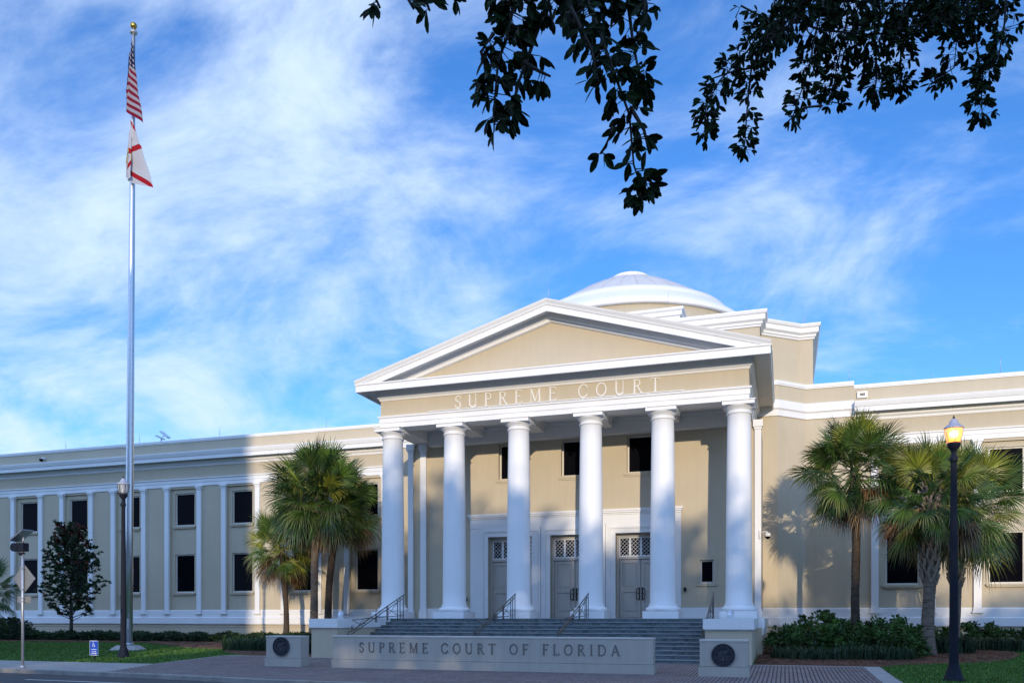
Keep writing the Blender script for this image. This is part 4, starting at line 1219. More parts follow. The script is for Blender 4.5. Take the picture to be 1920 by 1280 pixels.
# ------------------------------------------------------------------ small blue accessible-entrance signs
def blue_sign(x, y, zb, w, h, lab, leg):
    e = empty('accessible_sign', (x, y, g(y)), lab, 'sign', 'small blue accessible signs in the lawn')
    mb = MB(); mb.box(x - w / 2, x + w / 2, y - .01, y + .01, zb, zb + h); part('sign_plate', mb, 'signwhite', e)
    mb = MB(); mb.box(x - w / 2 + .018, x + w / 2 - .018, y - .014, y - .0101, zb + .018, zb + h - .018); o = part('face', mb, 'blue', e)
    mb = MB(); yy = y - .0142; s = h * .36; cx0, cz0 = x - .01, zb + h * .76
    def l2(u, v, o): return (cx0 + u * s, yy - o, cz0 + v * s)
    stroke(mb, arc(-.05, -.22, .26, .26, 110, 380, 16), .07, l2, .002)
    stroke(mb, [(-.10, .30), (-.06, -.12), (.20, -.14), (.34, -.46)], .08, l2, .003)
    stroke(mb, [(-.08, .08), (.16, .06)], .06, l2, .003)
    n = 12
    k = mb.pts([l2(-.11 + .085 * math.cos(2 * math.pi * i / n), .44 + .085 * math.sin(2 * math.pi * i / n), .003) for i in range(n)]); mb.face(range(k, k + n))
    for j, ww in enumerate((.30, .26)):
        zz = zb + h * (.40 - .15 * j)
        xx = x - ww * w
        while xx < x + ww * w:
            q = random.uniform(.02, .05); mb.box(xx, xx + q, yy - .002, yy, zz - .012, zz + .018); xx += q + .015
    mb.box(x - .30 * w, x + .22 * w, yy - .002, yy, zb + h * .115, zb + h * .155)
    k = mb.pts([(x + .20 * w, yy - .002, zb + h * .08), (x + .36 * w, yy - .002, zb + h * .135), (x + .20 * w, yy - .002, zb + h * .19)]); mb.face((k, k + 1, k + 2))
    part('symbols', mb, 'signwhite', o)
    mb = MB(); mb.bar((x, y + .03, g(y) - .05), (x, y + .03, zb + h * .8), .05, .03); part('stake', mb, 'blackpaint', e)
blue_sign(-26.12, 26.1, .20, .42, .58, 'small blue accessible sign with white wheelchair symbol in the left lawn', 1)
blue_sign(6.92, 27.8, .12, .42, .58, 'small blue accessible sign cut by the right edge of the lawn', 1)

# ------------------------------------------------------------------ roof and wall fittings
def rod(x, y, z, h, lab):
    mb = MB(); mb.tube([(x, y, z - .02), (x, y, z + h * .7), (x, y, z + h)], [.014, .011, .003], 5); mb.box(x - .05, x + .05, y - .05, y + .05, z, z + .04)
    tag(part('lightning_rod', mb, 'galv', None, (x, y, z)), lab, 'lightning rod', 'thin lightning rods along the roof edges')
for x, y, z, h, lab in ((-47.3, 44.8, 13.2, .75, 'thin lightning rod on the left wing roof above the magnolia'),
        (-41.0, 44.8, 13.2, .8, 'thin lightning rod on the left wing roof just right of the flagpole'),
        (-34.6, 44.8, 13.2, .8, 'thin lightning rod on the left wing roof beyond the roof floodlight'),
        (-26.8, 44.8, 13.2, .8, 'thin lightning rod on the left wing roof above the palms'),
        (3.05, 44.8, 13.38, .75, 'thin lightning rod at the stepped parapet beside the upper block'),
        (6.85, 44.8, 13.2, .45, 'short lightning rod on the right wing roof above the lamp'),
        (9.75, 44.8, 13.2, 1.0, 'tall thin lightning rod on the right wing roof near the photo edge'),
        (-9.56, 34.0, 15.10, .75, 'thin lightning rod on the pediment peak'),
        (-1.85, 42.6, 16.5, .75, 'thin lightning rod on the upper block above the portico corner'),
        (.95, 44.8, 16.5, .75, 'thin lightning rod at the right corner of the upper block'),
        (-6.1, 45.9, 18.5, 1.1, 'thin lightning rod on the raised attic in front of the dome'),
        (-9.56, 53.6, 23.88, .5, 'short lightning rod on top of the dome')):
    rod(x, y, z, h, lab)
# roof floodlight
x, y = -39.3, 44.9
e = empty('roof_floodlight', (x, y, 13.2), 'pale twin floodlight tilted on the left wing roof edge right of the flagpole', 'floodlight')
mb = MB(); mb.tube([(x, y, 13.18), (x, y, 13.55)], .04, 8); mb.box(x - .12, x + .12, y - .1, y + .1, 13.2, 13.23); part('stand', mb, 'galv', e)
mb = MB(); mb.bar((x - .30, y - .1, 13.72), (x + .16, y + .05, 13.50), .34, .08); part('lamp_head', mb, 'galv', e)
mb = MB(); mb.bar((x - .18, y + .2, 14.05), (x + .36, y + .25, 13.62), .36, .10); mb.bar((x - .02, y + .05, 13.60), (x + .1, y + .2, 13.8), .05, .05); part('lamp_head', mb, 'palewhite', e)
# parapet camera, wall vent, wall camera, sensor
x, y, z = -48.7, WY, 12.62
e = empty('security_camera', (x, y, z), 'small dome security camera on the left wing parapet', 'security camera')
mb = MB(); mb.box(x - .05, x + .16, y - .16, y + .01, z - .02, z + .12); part('bracket', mb, 'camwhite', e)
mb = MB(); mb.lathe([(.02, z - .20), (.09, z - .17), (.13, z - .10), (.14, z - .02)], (x - .02, y - .22), 14); part('dome', mb, 'glass', e)
x, z = 3.62, 12.68
e = empty('wall_vent', (x, WY, z), 'small white framed vent on the parapet above the tall right palm', 'vent')
mb = MB(); mb.holes(x - .23, x + .23, z - .15, z + .15, WY - .12, [(x - .12, x + .12, z - .065, z + .065)], .05); mb.box(x - .23, x + .23, WY - .068, WY + .01, z - .15, z + .15)
for (xa, xb, za, zb2) in ((x - .23, x + .23, z - .152, z - .15), (x - .23, x + .23, z + .15, z + .152), (x - .232, x - .23, z - .15, z + .15), (x + .23, x + .232, z - .15, z + .15)): mb.box(xa, xb, WY - .12, WY - .068, za, zb2)
part('frame', mb, 'camwhite', e)
mb = MB()
for i in range(4): mb.bar((x - .12, WY - .09, z - .05 + .033 * i), (x + .12, WY - .09, z - .04 + .033 * i), .03, .008)
part('louvre', mb, 'bronze', e)
x, y, z = -1.02, YW - .2, 5.30
e = empty('security_camera', (x, y, z), 'white dome security camera on a bracket at the right side of the portico', 'security camera')
mb = MB(); mb.box(x - .06, x + .02, y - .06, y + .06, z - .12, z + .22); mb.tube([(x, y, z + .15), (x + .25, y - .02, z + .17), (x + .30, y - .02, z + .10)], .025, 8); part('bracket', mb, 'camwhite', e)
mb = MB(); mb.lathe([(.05, z + .12), (.11, z + .10), (.13, z + .02), (.13, z - .05)], (x + .30, y - .02), 16); part('housing', mb, 'camwhite', e)
mb = MB(); mb.lathe([(.02, z - .16), (.07, z - .14), (.11, z - .09), (.12, z - .052)], (x + .30, y - .02), 16); part('dome', mb, 'glass', e)
for x, z, lab in ((-8.28, 2.78, 'small dark card reader on the casing between the middle and right doors'), (-4.32, 2.98, 'small black intercom on the wall right of the right door'), (-15.0, 2.6, 'small dark keypad on the wall left of the left door')):
    mb = MB(); mb.box(x - .05, x + .05, YW - .17, YW - .02 if x != -8.28 else YW - .05, z - .09, z + .09); mb.box(x - .03, x + .03, YW - .18, YW - .17, z - .05, z + .05)
    tag(part('entry_panel', mb, 'bronze', None, (x, YW - .1, z)), lab, 'entry panel', 'entry panels by the doors')

# ------------------------------------------------------------------ palms
def fan_leaf(mb, rg, base, az, el, pet, size, cols, nseg=46, droop=1.0):
    """costapalmate fan: petiole then pleated segments with drooping tips"""
    d = Vector((math.cos(az) * math.cos(el), math.sin(az) * math.cos(el), math.sin(el)))
    side = Vector((-math.sin(az), math.cos(az), 0)); up = side.cross(d) * -1
    if up.z < 0: up = -up
    gcol, tcol = cols
    # petiole curving down a little
    p0 = Vector(base); P = [p0, p0 + d * pet * .5, p0 + d * pet - Vector((0, 0, pet * .10))]
    w = .028
    for a, b in zip(P, P[1:]):
        n = mb.pts([a - side * w, a + side * w, b + side * w * .8, b - side * w * .8], (gcol[0] * 1.5, gcol[1] * 1.3, gcol[2])); mb.face((n, n + 1, n + 2, n + 3))
        n = mb.pts([a - up * w * .7, a + up * w * .7, b + up * w * .6, b - up * w * .6], (gcol[0] * 1.3, gcol[1] * 1.1, gcol[2])); mb.face((n, n + 1, n + 2, n + 3))
    hub = P[-1]; roll = rg.uniform(-1.15, 1.15); s2 = (side * math.cos(roll) + up * math.sin(roll)); u2 = (up * math.cos(roll) - side * math.sin(roll))
    for i in range(nseg):
        q = (i + .5) / nseg * 2 - 1
        a = q * R(128); ca, sa = math.cos(a), math.sin(a)
        costa = d * (.28 * size * max(0, math.cos(a * .7)))
        root = hub + costa * .7
        dirv = (d * ca + s2 * sa + u2 * (-.22 * abs(q) + rg.uniform(-.07, .07))).normalized()
        ln = size * (.80 + .20 * math.cos(a)) * rg.uniform(.86, 1.08)
        m1 = root + dirv * ln * .42; 
        dr = ln * rg.uniform(.03, .12) * droop
        m2 = root + dirv * ln * .74 - Vector((0, 0, dr * .8))
        tip = root + dirv * ln * .96 - Vector((0, 0, dr * 2.6 + ln * .03 * droop))
        t = (dirv.cross(u2)).normalized(); wd = size * .020
        k = rg.uniform(.6, 1.5)
        c0 = tuple(gcol[j] * k for j in range(3)); c1 = tuple((gcol[j] * .5 + tcol[j] * .5) * k for j in range(3)); c2 = tuple(tcol[j] * k for j in range(3))
        n = mb.pts([root], c0); mb.pts([m1 - t * wd, m1 + t * wd], c0); mb.pts([m1 + u2 * wd * .8], c0)
        mb.pts([m2 - t * wd * .62, m2 + t * wd * .62], c1); mb.pts([tip], c2)
        mb.face((n, n + 1, n + 3)); mb.face((n, n + 3, n + 2))
        mb.face((n + 1, n + 4, n + 3)); mb.face((n + 3, n + 4, n + 5)); mb.face((n + 3, n + 5, n + 2)); mb.face((n + 4, n + 6, n + 5))

GRN = (.062, .118, .021); DKG = (.030, .068, .018); YEL = (.20, .23, .030); BRN = (.20, .105, .045); TAN = (.34, .22, .11); GREY = (.16, .14, .12)
def palm(x, y, top, R_, lab, seed, trunk='slim', nleaf=44, lean=(0, 0), yellow=.15, dead=8, tr=.16, up=1.0, name='palm_tree'):
    rg = random.Random(seed); z = g(y)
    e = empty(name, (x, y, z), lab, 'palm tree', 'cabbage palms in front of the court')
    mb = MB(); P = []; rr = []
    K_ = 14
    for i in range(K_ + 1):
        t = i / K_; P.append((x + lean[0] * t ** 1.6 + .03 * math.sin(t * 9 + seed), y + lean[1] * t, z - .1 + (top - z + .1) * t)); rr.append(tr * (1.22 - .35 * min(1, t * 4) + .04 * math.sin(i * 2.1)))
    rr[0] *= 1.15
    mb.tube(P, rr, 14)
    H_ = top - z     # old leaf-scar rings

    for i in range(int(H_ / .10)):
        t = (i + .5) / (H_ / .10); px_ = x + lean[0] * t ** 1.6 + .03 * math.sin(t * 9 + seed); py_ = y + lean[1] * t; r = tr * (1.22 - .35 * min(1, t * 4)) * 1.01
        a0 = rg.uniform(0, 6.28); q = []
        k = 7
        n = mb.pts([(px_ + (r + .0) * math.cos(a0 + .35 * j), py_ + r * math.sin(a0 + .35 * j), z + H_ * t + rg.uniform(-.01, .01)) for j in range(k)] + [(px_ + (r + .018) * math.cos(a0 + .35 * j), py_ + (r + .018) * math.sin(a0 + .35 * j), z + H_ * t + .035) for j in range(k)])
        for j in range(k - 1): mb.face((n + j, n + j + 1, n + k + j + 1, n + k + j))
    part('trunk', mb, 'trunk' if trunk != 'dark' else 'trunkdark', e)
    cx, cy = x + lean[0], y + lean[1]
    if trunk == 'boots':
        mb = MB(); z1 = z + (top - z) * .44; i = 0; zz = z1
        while zz < top + .25:
            a = i * 2.4; t = (zz - z) / (top - z); bx, by = x + lean[0] * t ** 1.6, y + lean[1] * t; r = tr * .92
            for s in (-1, 1):      # split boot: two diverging stubs
                p0 = (bx + r * math.cos(a), by + r * math.sin(a), zz); aa = a + s * .42
                p1 = (bx + (r + .13) * math.cos(aa), by + (r + .13) * math.sin(aa), zz + .40)
                mb.bar(p0, p1, .10, .035)
            zz += .050; i += 1
        part('leaf_boot', mb, 'boot', e)
    mb = MB()
    hub = Vector((cx, cy, top + .15))
    for i in range(nleaf):
        t = (i + .5) / nleaf
        el = R(86 - 138 * t) * up + rg.uniform(-.12, .12); az = i * 2.39996 + rg.uniform(-.25, .25)
        s = R_ * .47 * rg.uniform(.82, 1.1); pet = R_ * .50 * rg.uniform(.8, 1.12) * (1.0 if el > 0 else .86)
        y_ = rg.random() < yellow
        base_ = YEL if y_ else (GRN if rg.random() < .6 else DKG)
        k = rg.uniform(.8, 1.35)
        cols = (tuple(c * k for c in base_), tuple(c * k for c in ((.22, .20, .06) if (y_ or rg.random() < .3) else base_)))
        b = hub + Vector((math.cos(az) * .12, math.sin(az) * .12, rg.uniform(-.25, .25) - .5 * t))
        fan_leaf(mb, rg, b, az, el, pet, s, cols, droop=(.45 if el > .5 else 1.0 if el > -.2 else 1.7))
    for i in range(dead):
        az = i * 2.39996 * 1.3 + seed; el = R(rg.uniform(-74, -48)); c_ = TAN if rg.random() < .35 else (BRN if rg.random() < .6 else GREY); k = rg.uniform(.7, 1.2)
        cols = (tuple(c * k for c in c_), tuple(c * k * .9 for c in c_))
        fan_leaf(mb, rg, hub + Vector((math.cos(az) * .12, math.sin(az) * .12, -.55)), az, el + rg.uniform(0, .5), R_ * .42, R_ * .40, cols, 30, 2.2)
    part('crown', mb, 'palmleaf', e)
    # pale flower stalks / young spear
    mb = MB()
    for i in range(3):
        a = rg.uniform(0, 6.28); mb.tube([hub, hub + Vector((math.cos(a) * .3, math.sin(a) * .3, .7)), hub + Vector((math.cos(a) * .5, math.sin(a) * .5, R_ * .75))], [.03, .022, .006], 5, col=(.30, .30, .10))
    part('spear_leaf', mb, 'palmleaf', e)
    return e
palm(-27.10, 41.0, 5.75, 2.3, 'short palm with yellowing fronds and brown skirt, leftmost of the three by the portico', 11, trunk='dark', nleaf=48, lean=(-.35, 0), yellow=.5, dead=22, tr=.17)
palm(-24.50, 39.6, 8.35, 3.05, 'tall palm with a big dark green crown left of the portico', 12, nleaf=84, lean=(.3, 0), yellow=.09, dead=12, tr=.23)
palm(-24.25, 40.6, 7.75, 2.65, 'tall palm with a brown trunk close to the left cheek wall of the steps', 13, trunk='dark', nleaf=66, lean=(.70, 0), yellow=.10, dead=12, tr=.22)
palm(2.79, 37.0, 7.85, 2.50, 'tallest right palm, slim dark trunk casting its shadow on the wall', 21, trunk='dark', nleaf=66, lean=(-.05, 0), yellow=.14, dead=14, tr=.19)
palm(5.22, 35.2, 6.45, 2.35, 'middle right palm with criss-cross leaf boots on its thick grey trunk', 22, trunk='boots', nleaf=60, lean=(.12, 0), yellow=.30, dead=20, tr=.25)
palm(6.65, 38.2, 6.35, 2.75, 'right palm leaning behind the glowing street lamp', 23, trunk='boots', nleaf=66, lean=(.15, 0), yellow=.28, dead=20, tr=.22)
palm(-36.6, 30.0, 3.0, 1.7, 'low palm cut by the left edge of the photo behind the road sign', 31, trunk='dark', nleaf=30, lean=(0, 0), yellow=.05, dead=3, tr=.14)

# ------------------------------------------------------------------ broadleaf foliage
def leaf_quad(mb, p, d, n_, l, w, col, cup=.12):
    """pointed oval leaf of 6 vertices"""
    s = d.cross(n_).normalized(); nn = s.cross(d).normalized()
    a = mb.pts([p, p + d * l * .30 + s * w * .38 + nn * l * cup, p + d * l * .62 + s * w * .52 + nn * l * cup, p + d * l * .88 + s * w * .30 + nn * l * cup * .5, p + d * l, p + d * l * .88 - s * w * .30 + nn * l * cup * .5, p + d * l * .62 - s * w * .52 + nn * l * cup, p + d * l * .30 - s * w * .38 + nn * l * cup], col)
    mb.face((a, a + 1, a + 2, a + 3, a + 4)); mb.face((a, a + 4, a + 5, a + 6, a + 7))
def rdir(rg, zlo=-1, zhi=1):
    z = rg.uniform(zlo, zhi); a = rg.uniform(0, 6.283); q = math.sqrt(max(0, 1 - z * z)); return Vector((q * math.cos(a), q * math.sin(a), z))

# magnolia
rg = random.Random(5)
mx_, my_ = -41.2, 39.4; mz = g(my_)
e = empty('magnolia_tree', (mx_, my_, mz), 'small dark magnolia with bare lower limbs standing in the left lawn', 'tree')
mb = MB(); mb.tube([(mx_, my_, mz - .1), (mx_ + .03, my_, mz + 1.2), (mx_ - .02, my_, mz + 3), (mx_, my_, mz + 6.2)], [.13, .10, .07, .02], 10); part('trunk', mb, 'bark', e)
mb = MB(); mbl = MB(); mbr = MB()
for i in range(76):
    h = 1.15 + 5.4 * (i / 76) ** 1.0; a = i * 2.4 + rg.uniform(-.3, .3)
    rad = (1.75 * min(1, .55 + h / 4.0) * (1 - max(0, (h - 2.6) / 4.6)) ** .75 + .28) * rg.uniform(.66, 1.0)
    if h < 2.0: rad = rg.uniform(.9, 1.25)
    rise = .55 if h < 3 else .8
    tip = Vector((mx_ + rad * math.cos(a), my_ + rad * math.sin(a), mz + h + rad * rise)); b0 = Vector((mx_, my_, mz + h)); mid = (b0 + tip) / 2 + Vector((0, 0, -.08))
    mb.tube([b0, mid, tip], [.032, .022, .008], 5)
    for k in range(13 if h > 1.8 else 8):
        t = rg.uniform(.30, 1.08) if h > 1.8 else rg.uniform(.62, 1.08)
        c = b0.lerp(tip, t) + rdir(rg) * rg.uniform(.05, .26)
        red = h > 5.0 and rg.random() < .35 or rg.random() < .05
        for j in range(9):
            d = (rdir(rg, -.2, 1) + Vector((math.cos(a), math.sin(a), .2)) * .5).normalized(); q = rg.uniform(.6, 1.4)
            col = (.11 * q, .030 * q, .018 * q) if red else (.026 * q, .056 * q, .021 * q)
            leaf_quad(mbl, c, d, rdir(rg), rg.uniform(.15, .23), rg.uniform(.07, .10), col)
part('branches', mb, 'bark', e); part('crown', mbl, 'leaf', e)

def shrubbery(mb, rg, x0, x1, y0, y1, hfun, dens, ls, base, spread=.5):
    n = int((x1 - x0) * (y1 - y0) * dens)
    for _ in range(n):
        x = rg.uniform(x0, x1); y = rg.uniform(y0, y1); h = hfun(x, y)
        if h <= 0: continue
        z = g(y) + h * (1 - rg.random() ** 1.7 * .95)
        p = Vector((x, y, z)); q = rg.uniform(.4, 1.9)
        for j in range(3):
            d = rdir(rg, -.3, 1); leaf_quad(mb, p, d, rdir(rg), ls * rg.uniform(.7, 1.3), ls * .45, tuple(c * q for c in base))
def lump(x, y, s):
    return .5 + .5 * math.sin(x * 1.7 * s + 1.3 * math.sin(y * s + x * .4)) * math.cos(y * 1.3 * s + .7 * math.sin(x * 2.3 * s))
rg = random.Random(9)
mb = MB(); shrubbery(mb, rg, -62, -19.0, 38.4, 39.6, lambda x, y: .36 + .20 * lump(x, y, 1.6) + .05 * math.sin(x * 9), 260, .13, (.018, .042, .012))
o = part('hedge', mb, 'leaf', None, (-40, 39, g(39))); tag(o, 'long low dark hedge along the foot of the left wing', 'hedge')
for i, (x0, x1, y0, y1, h, lab) in enumerate(((-47.0, -43.6, 38.0, 39.4, 1.30, 'loose dark shrub rising from the hedge behind the road sign pole'), (-52, -48, 38.2, 39.6, 1.25, 'loose dark shrub at the far left edge behind the low palm'))):
    mb = MB(); cx_ = (x0 + x1) / 2
    shrubbery(mb, rg, x0, x1, y0, y1, lambda x, y: h * (1 - ((x - cx_) / (x1 - x0) * 2) ** 2) ** .6 * (.6 + .5 * lump(x, y, 2.5)), 340, .15, (.016, .036, .014))
    tag(part('shrub', mb, 'leaf', None, (cx_, 39, g(39))), lab, 'shrub')
# strappy blue-green clump by the paving on the left
def strappy(name, cx_, cy_, rx, ry, h, cnt, base, lab, seed, group=None):
    rg = random.Random(seed); mb = MB()
    for _ in range(cnt):
        a = rg.uniform(0, 6.283); q = math.sqrt(rg.random()); x = cx_ + rx * q * math.cos(a); y = cy_ + ry * q * math.sin(a); z = g(y)
        b = rg.uniform(0, 6.283); l = h * rg.uniform(.35, 1.2); o_ = rg.uniform(.08, .30) * h / .6; w = .014
        s = Vector((-math.sin(b), math.cos(b), 0)) * w; p = Vector((x, y, z)); m_ = p + Vector((math.cos(b) * o_ * .4, math.sin(b) * o_ * .4, l * .75)); t = p + Vector((math.cos(b) * o_ * 1.5, math.sin(b) * o_ * 1.5, l * rg.uniform(.7, .98)))
        k = rg.uniform(.6, 1.5); n = mb.pts([p - s, p + s, m_ + s, m_ - s, t], tuple(c * k for c in base)); mb.face((n, n + 1, n + 2, n + 3)); mb.face((n + 3, n + 2, n + 4))
    return tag(part(name, mb, 'leaf', None, (cx_, cy_, g(cy_))), lab, 'ornamental grass', group)
strappy('ornamental_grass', -22.6, 32.6, 2.3, .95, .62, 5200, (.035, .075, .035), 'blue-green strappy clump in the mulch beside the paving on the left', 41)
strappy('ornamental_grass', -19.6, 31.2, 1.0, .9, .55, 2200, (.020, .045, .022), 'darker strappy clump between the left seal block and cheek wall', 42)
for i, (x, y, rx, ry, h, lab) in enumerate(((1.0, 32.2, 1.5, .9, .5, 'strappy clump at the mulch edge nearest the portico'), (3.1, 32.5, 1.3, .9, .55, 'strappy clump below the slim right palm'), (6.2, 36.6, .9, .6, .75, 'strappy clump between the boot-trunk palm and the lamp'), (8.5, 39.0, 1.4, .5, .6, 'strappy clump beyond the mulch tongue at the right'))):
    strappy('ornamental_grass', x, y, rx, ry, h, 1500, (.030, .062, .028), lab, 50 + i)
for i, (x, y, rx, ry, h, lab) in enumerate((
        (.55, 34.2, 1.35, 1.1, 1.12, 'leafy green shrub nearest the portico, at the left end of the right bed'),
        (2.2, 34.4, 1.2, 1.2, 1.22, 'leafy green shrub around the foot of the slim right palm'),
        (3.9, 34.0, 1.1, 1.2, 1.18, 'leafy green shrub just left of the boot-trunk palm'),
        (1.6, 37.3, 1.8, 1.3, 1.42, 'taller shrub against the wall behind the slim right palm'),
        (4.1, 37.2, 1.1, 1.3, 1.42, 'taller shrub with loose top behind the boot-trunk palm'),
        (5.9, 38.6, 1.1, 1.2, .92, 'low shrub between the two booted palms'),
        (8.2, 41.0, 1.5, 1.0, .92, 'low shrub right of the glowing street lamp'),
        (10.9, 41.2, 1.4, 1.0, .90, 'low shrub at the right edge of the photo'),
        (13.6, 41.2, 1.3, 1.0, .95, 'low shrub beyond the right edge of the photo'))):
    rg = random.Random(70 + i); mb = MB()
    for _ in range(int(rx * ry * 46)):      # loose rosettes on stems
        a = rg.uniform(0, 6.283); q = math.sqrt(rg.random()); hx = x + rx * q * math.cos(a); hy = y + ry * q * math.sin(a)
        hz = g(hy) + h * (1 - .55 * q ** 3) * (rg.uniform(.25, .95) if rg.random() < .8 else rg.uniform(.9, 1.14))
        tone = rg.uniform(.45, 1.6); r = rg.uniform(.13, .26)
        mb.tube([(hx, hy, g(hy)), (hx + rg.uniform(-.05, .05), hy, hz)], [.012, .006], 4, col=(.05, .05, .02))
        for _ in range(34):
            d = rdir(rg, -.5, 1); k = tone * rg.uniform(.7, 1.35)
            leaf_quad(mb, Vector((hx, hy, hz)) + d * r * rg.uniform(.2, .9), (d + rdir(rg) * .5).normalized(), rdir(rg), rg.uniform(.12, .19), rg.uniform(.06, .09), (.034 * k, .082 * k, .014 * k))
    tag(part('shrub', mb, 'leaf', None, (x, y, g(y))), lab, 'shrub')

# ------------------------------------------------------------------ oak reaching in over the camera
NEAR= [([(-1.22, 3.81, 4.85), (-1.25, 3.8, 4.7), (-1.29, 3.79, 4.54), (-1.31, 3.78, 4.39), (-1.34, 3.77, 4.21), (-1.34, 3.77, 4.07)], 0.103, 1.3), ([(-1.16, 3.94, 4.67), (-1.21, 3.92, 4.51), (-1.25, 3.91, 4.35), (-1.31, 3.89, 4.19)], 0.074, 1.0), ([(-1.33, 3.77, 4.52), (-1.39, 3.75, 4.44), (-1.36, 3.76, 4.31)], 0.057, 0.8), ([(-0.96, 3.9, 4.85), (-0.91, 3.91, 4.7), (-0.85, 3.93, 4.54), (-0.79, 3.95, 4.36), (-0.71, 3.98, 4.13), (-0.7, 3.98, 3.92), (-0.65, 4.0, 3.76)], 0.098, 1.3), ([(-1.11, 3.95, 4.9), (-1.11, 3.95, 4.75), (-1.08, 3.96, 4.61)], 0.079, 0.9), ([(-0.98, 3.78, 4.62), (-0.92, 3.8, 4.5), (-0.86, 3.82, 4.37), (-0.83, 3.83, 4.22)], 0.08, 1.0), ([(-0.78, 4.06, 4.93), (-0.74, 4.07, 4.77), (-0.72, 4.08, 4.59), (-0.69, 4.09, 4.43), (-0.64, 4.1, 4.27)], 0.084, 1.0), ([(-0.71, 3.98, 4.18), (-0.65, 4.0, 4.08), (-0.63, 4.0, 3.99)], 0.067, 0.7), ([(-0.79, 3.95, 4.08), (-0.82, 3.94, 3.98), (-0.85, 3.93, 3.96)], 0.052, 0.6), ([(-1.43, 3.84, 4.88), (-1.23, 3.91, 4.8), (-1.03, 3.98, 4.77), (-0.83, 4.04, 4.76), (-0.68, 4.09, 4.8)], 0.074, 1.2), ([(-0.67, 3.88, 4.75), (-0.62, 3.9, 4.6), (-0.64, 3.9, 4.52)], 0.06, 0.8), ([(-1.2, 3.82, 4.39), (-1.13, 3.84, 4.36), (-1.08, 3.86, 4.34)], 0.046, 0.5), ([(-1.77, 3.31, 4.62), (-1.74, 3.32, 4.49), (-1.72, 3.33, 4.44)], 0.043, 0.6), ([(-1.66, 3.35, 4.62), (-1.61, 3.36, 4.5), (-1.58, 3.37, 4.44)], 0.048, 0.6), ([(-1.54, 3.39, 4.62), (-1.53, 3.39, 4.49), (-1.51, 3.4, 4.43)], 0.033, 0.5), ([(-1.45, 3.52, 4.65), (-1.44, 3.53, 4.55)], 0.015, 0.3)]
FAR= [([(0.14, 8.47, 8.09), (-0.11, 8.39, 7.57), (-0.35, 8.31, 7.21), (-0.6, 8.23, 6.9), (-0.73, 8.18, 6.64), (-0.72, 8.19, 6.34)], 0.134, 1.4), ([(-0.11, 8.49, 7.54), (-0.31, 8.43, 7.07), (-0.35, 8.41, 6.65), (-0.38, 8.4, 6.26)], 0.125, 1.2), ([(0.23, 8.39, 7.8), (0.09, 8.35, 7.4), (-0.15, 8.27, 7.24), (-0.25, 8.24, 7.04)], 0.183, 1.4), ([(0.43, 8.57, 7.98), (0.28, 8.52, 7.37), (0.21, 8.49, 6.95), (0.06, 8.44, 6.52)], 0.134, 1.3), ([(0.64, 8.85, 8.14), (0.57, 8.82, 7.56), (0.49, 8.8, 7.19), (0.44, 8.78, 6.82)], 0.18, 1.5), ([(0.82, 8.69, 7.98), (0.82, 8.69, 7.37), (0.85, 8.7, 7.01), (0.82, 8.69, 6.75)], 0.175, 1.5), ([(1.13, 8.9, 8.06), (1.08, 8.88, 7.44), (1.08, 8.88, 7.07), (1.07, 8.88, 6.89)], 0.156, 1.4), ([(0.33, 8.43, 6.58), (0.18, 8.38, 6.56), (0.03, 8.33, 6.44)], 0.071, 0.8), ([(1.6, 8.95, 7.98), (1.73, 8.99, 7.42), (1.79, 9.01, 7.06), (1.81, 9.02, 6.8), (1.8, 9.02, 6.53)], 0.134, 1.4), ([(1.53, 9.03, 7.96), (1.6, 9.06, 7.44), (1.58, 9.05, 7.12), (1.35, 8.97, 6.94)], 0.125, 1.1), ([(2.04, 9.1, 7.98), (2.02, 9.09, 7.47), (1.95, 9.07, 7.11), (1.8, 9.02, 6.9)], 0.124, 1.3), ([(-0.11, 8.6, 7.98), (0.44, 8.78, 7.82), (1.04, 8.98, 7.77), (1.64, 9.18, 7.82), (2.15, 9.34, 7.93)], 0.18, 2.2), ([(-0.16, 8.37, 7.57), (0.33, 8.53, 7.42), (0.82, 8.69, 7.31), (1.31, 8.86, 7.42), (1.8, 9.02, 7.52)], 0.175, 1.8), ([(-0.16, 8.37, 7.06), (-0.45, 8.28, 7.01), (-0.69, 8.19, 6.9)], 0.103, 0.8), ([(1.13, 8.9, 7.44), (1.33, 8.97, 7.59), (1.43, 9.0, 7.75)], 0.156, 1.2), ([(0.04, 8.54, 7.44), (-0.41, 8.39, 7.67), (-0.46, 8.38, 7.57)], 0.073, 0.4)]

rg = random.Random(17)
OX, OY = 7.5, -2.0
e = empty('oak_tree', (OX, OY, 0), 'dark oak leaves and twigs hanging in from above the frame', 'tree')
mb = MB(); mb.tube([(OX, OY, -.2), (OX - .1, OY + .1, 1.5), (OX - .5, OY + .5, 3.6), (OX - 1.0, OY + 1.2, 5.4)], [.52, .40, .34, .30], 14); part('trunk', mb, 'bark', e)
mb = MB()
mb.tube([(OX - 1.0, OY + 1.2, 5.3), (4.2, 1.2, 6.2), (1.8, 2.6, 6.2), (-.2, 3.6, 5.9), (-1.4, 3.9, 5.7)], [.22, .16, .11, .07, .03], 9)
mb.tube([(OX - 1.0, OY + 1.2, 5.3), (5.8, 3.0, 7.6), (3.9, 6.0, 9.0), (2.0, 7.6, 9.3), (.9, 8.0, 9.1)], [.24, .19, .14, .08, .03], 9)
mb.tube([(3.9, 6.0, 9.0), (4.6, 7.4, 9.3), (5.2, 8.0, 9.2)], [.10, .06, .02], 8)
part('limb', mb, 'bark', e)
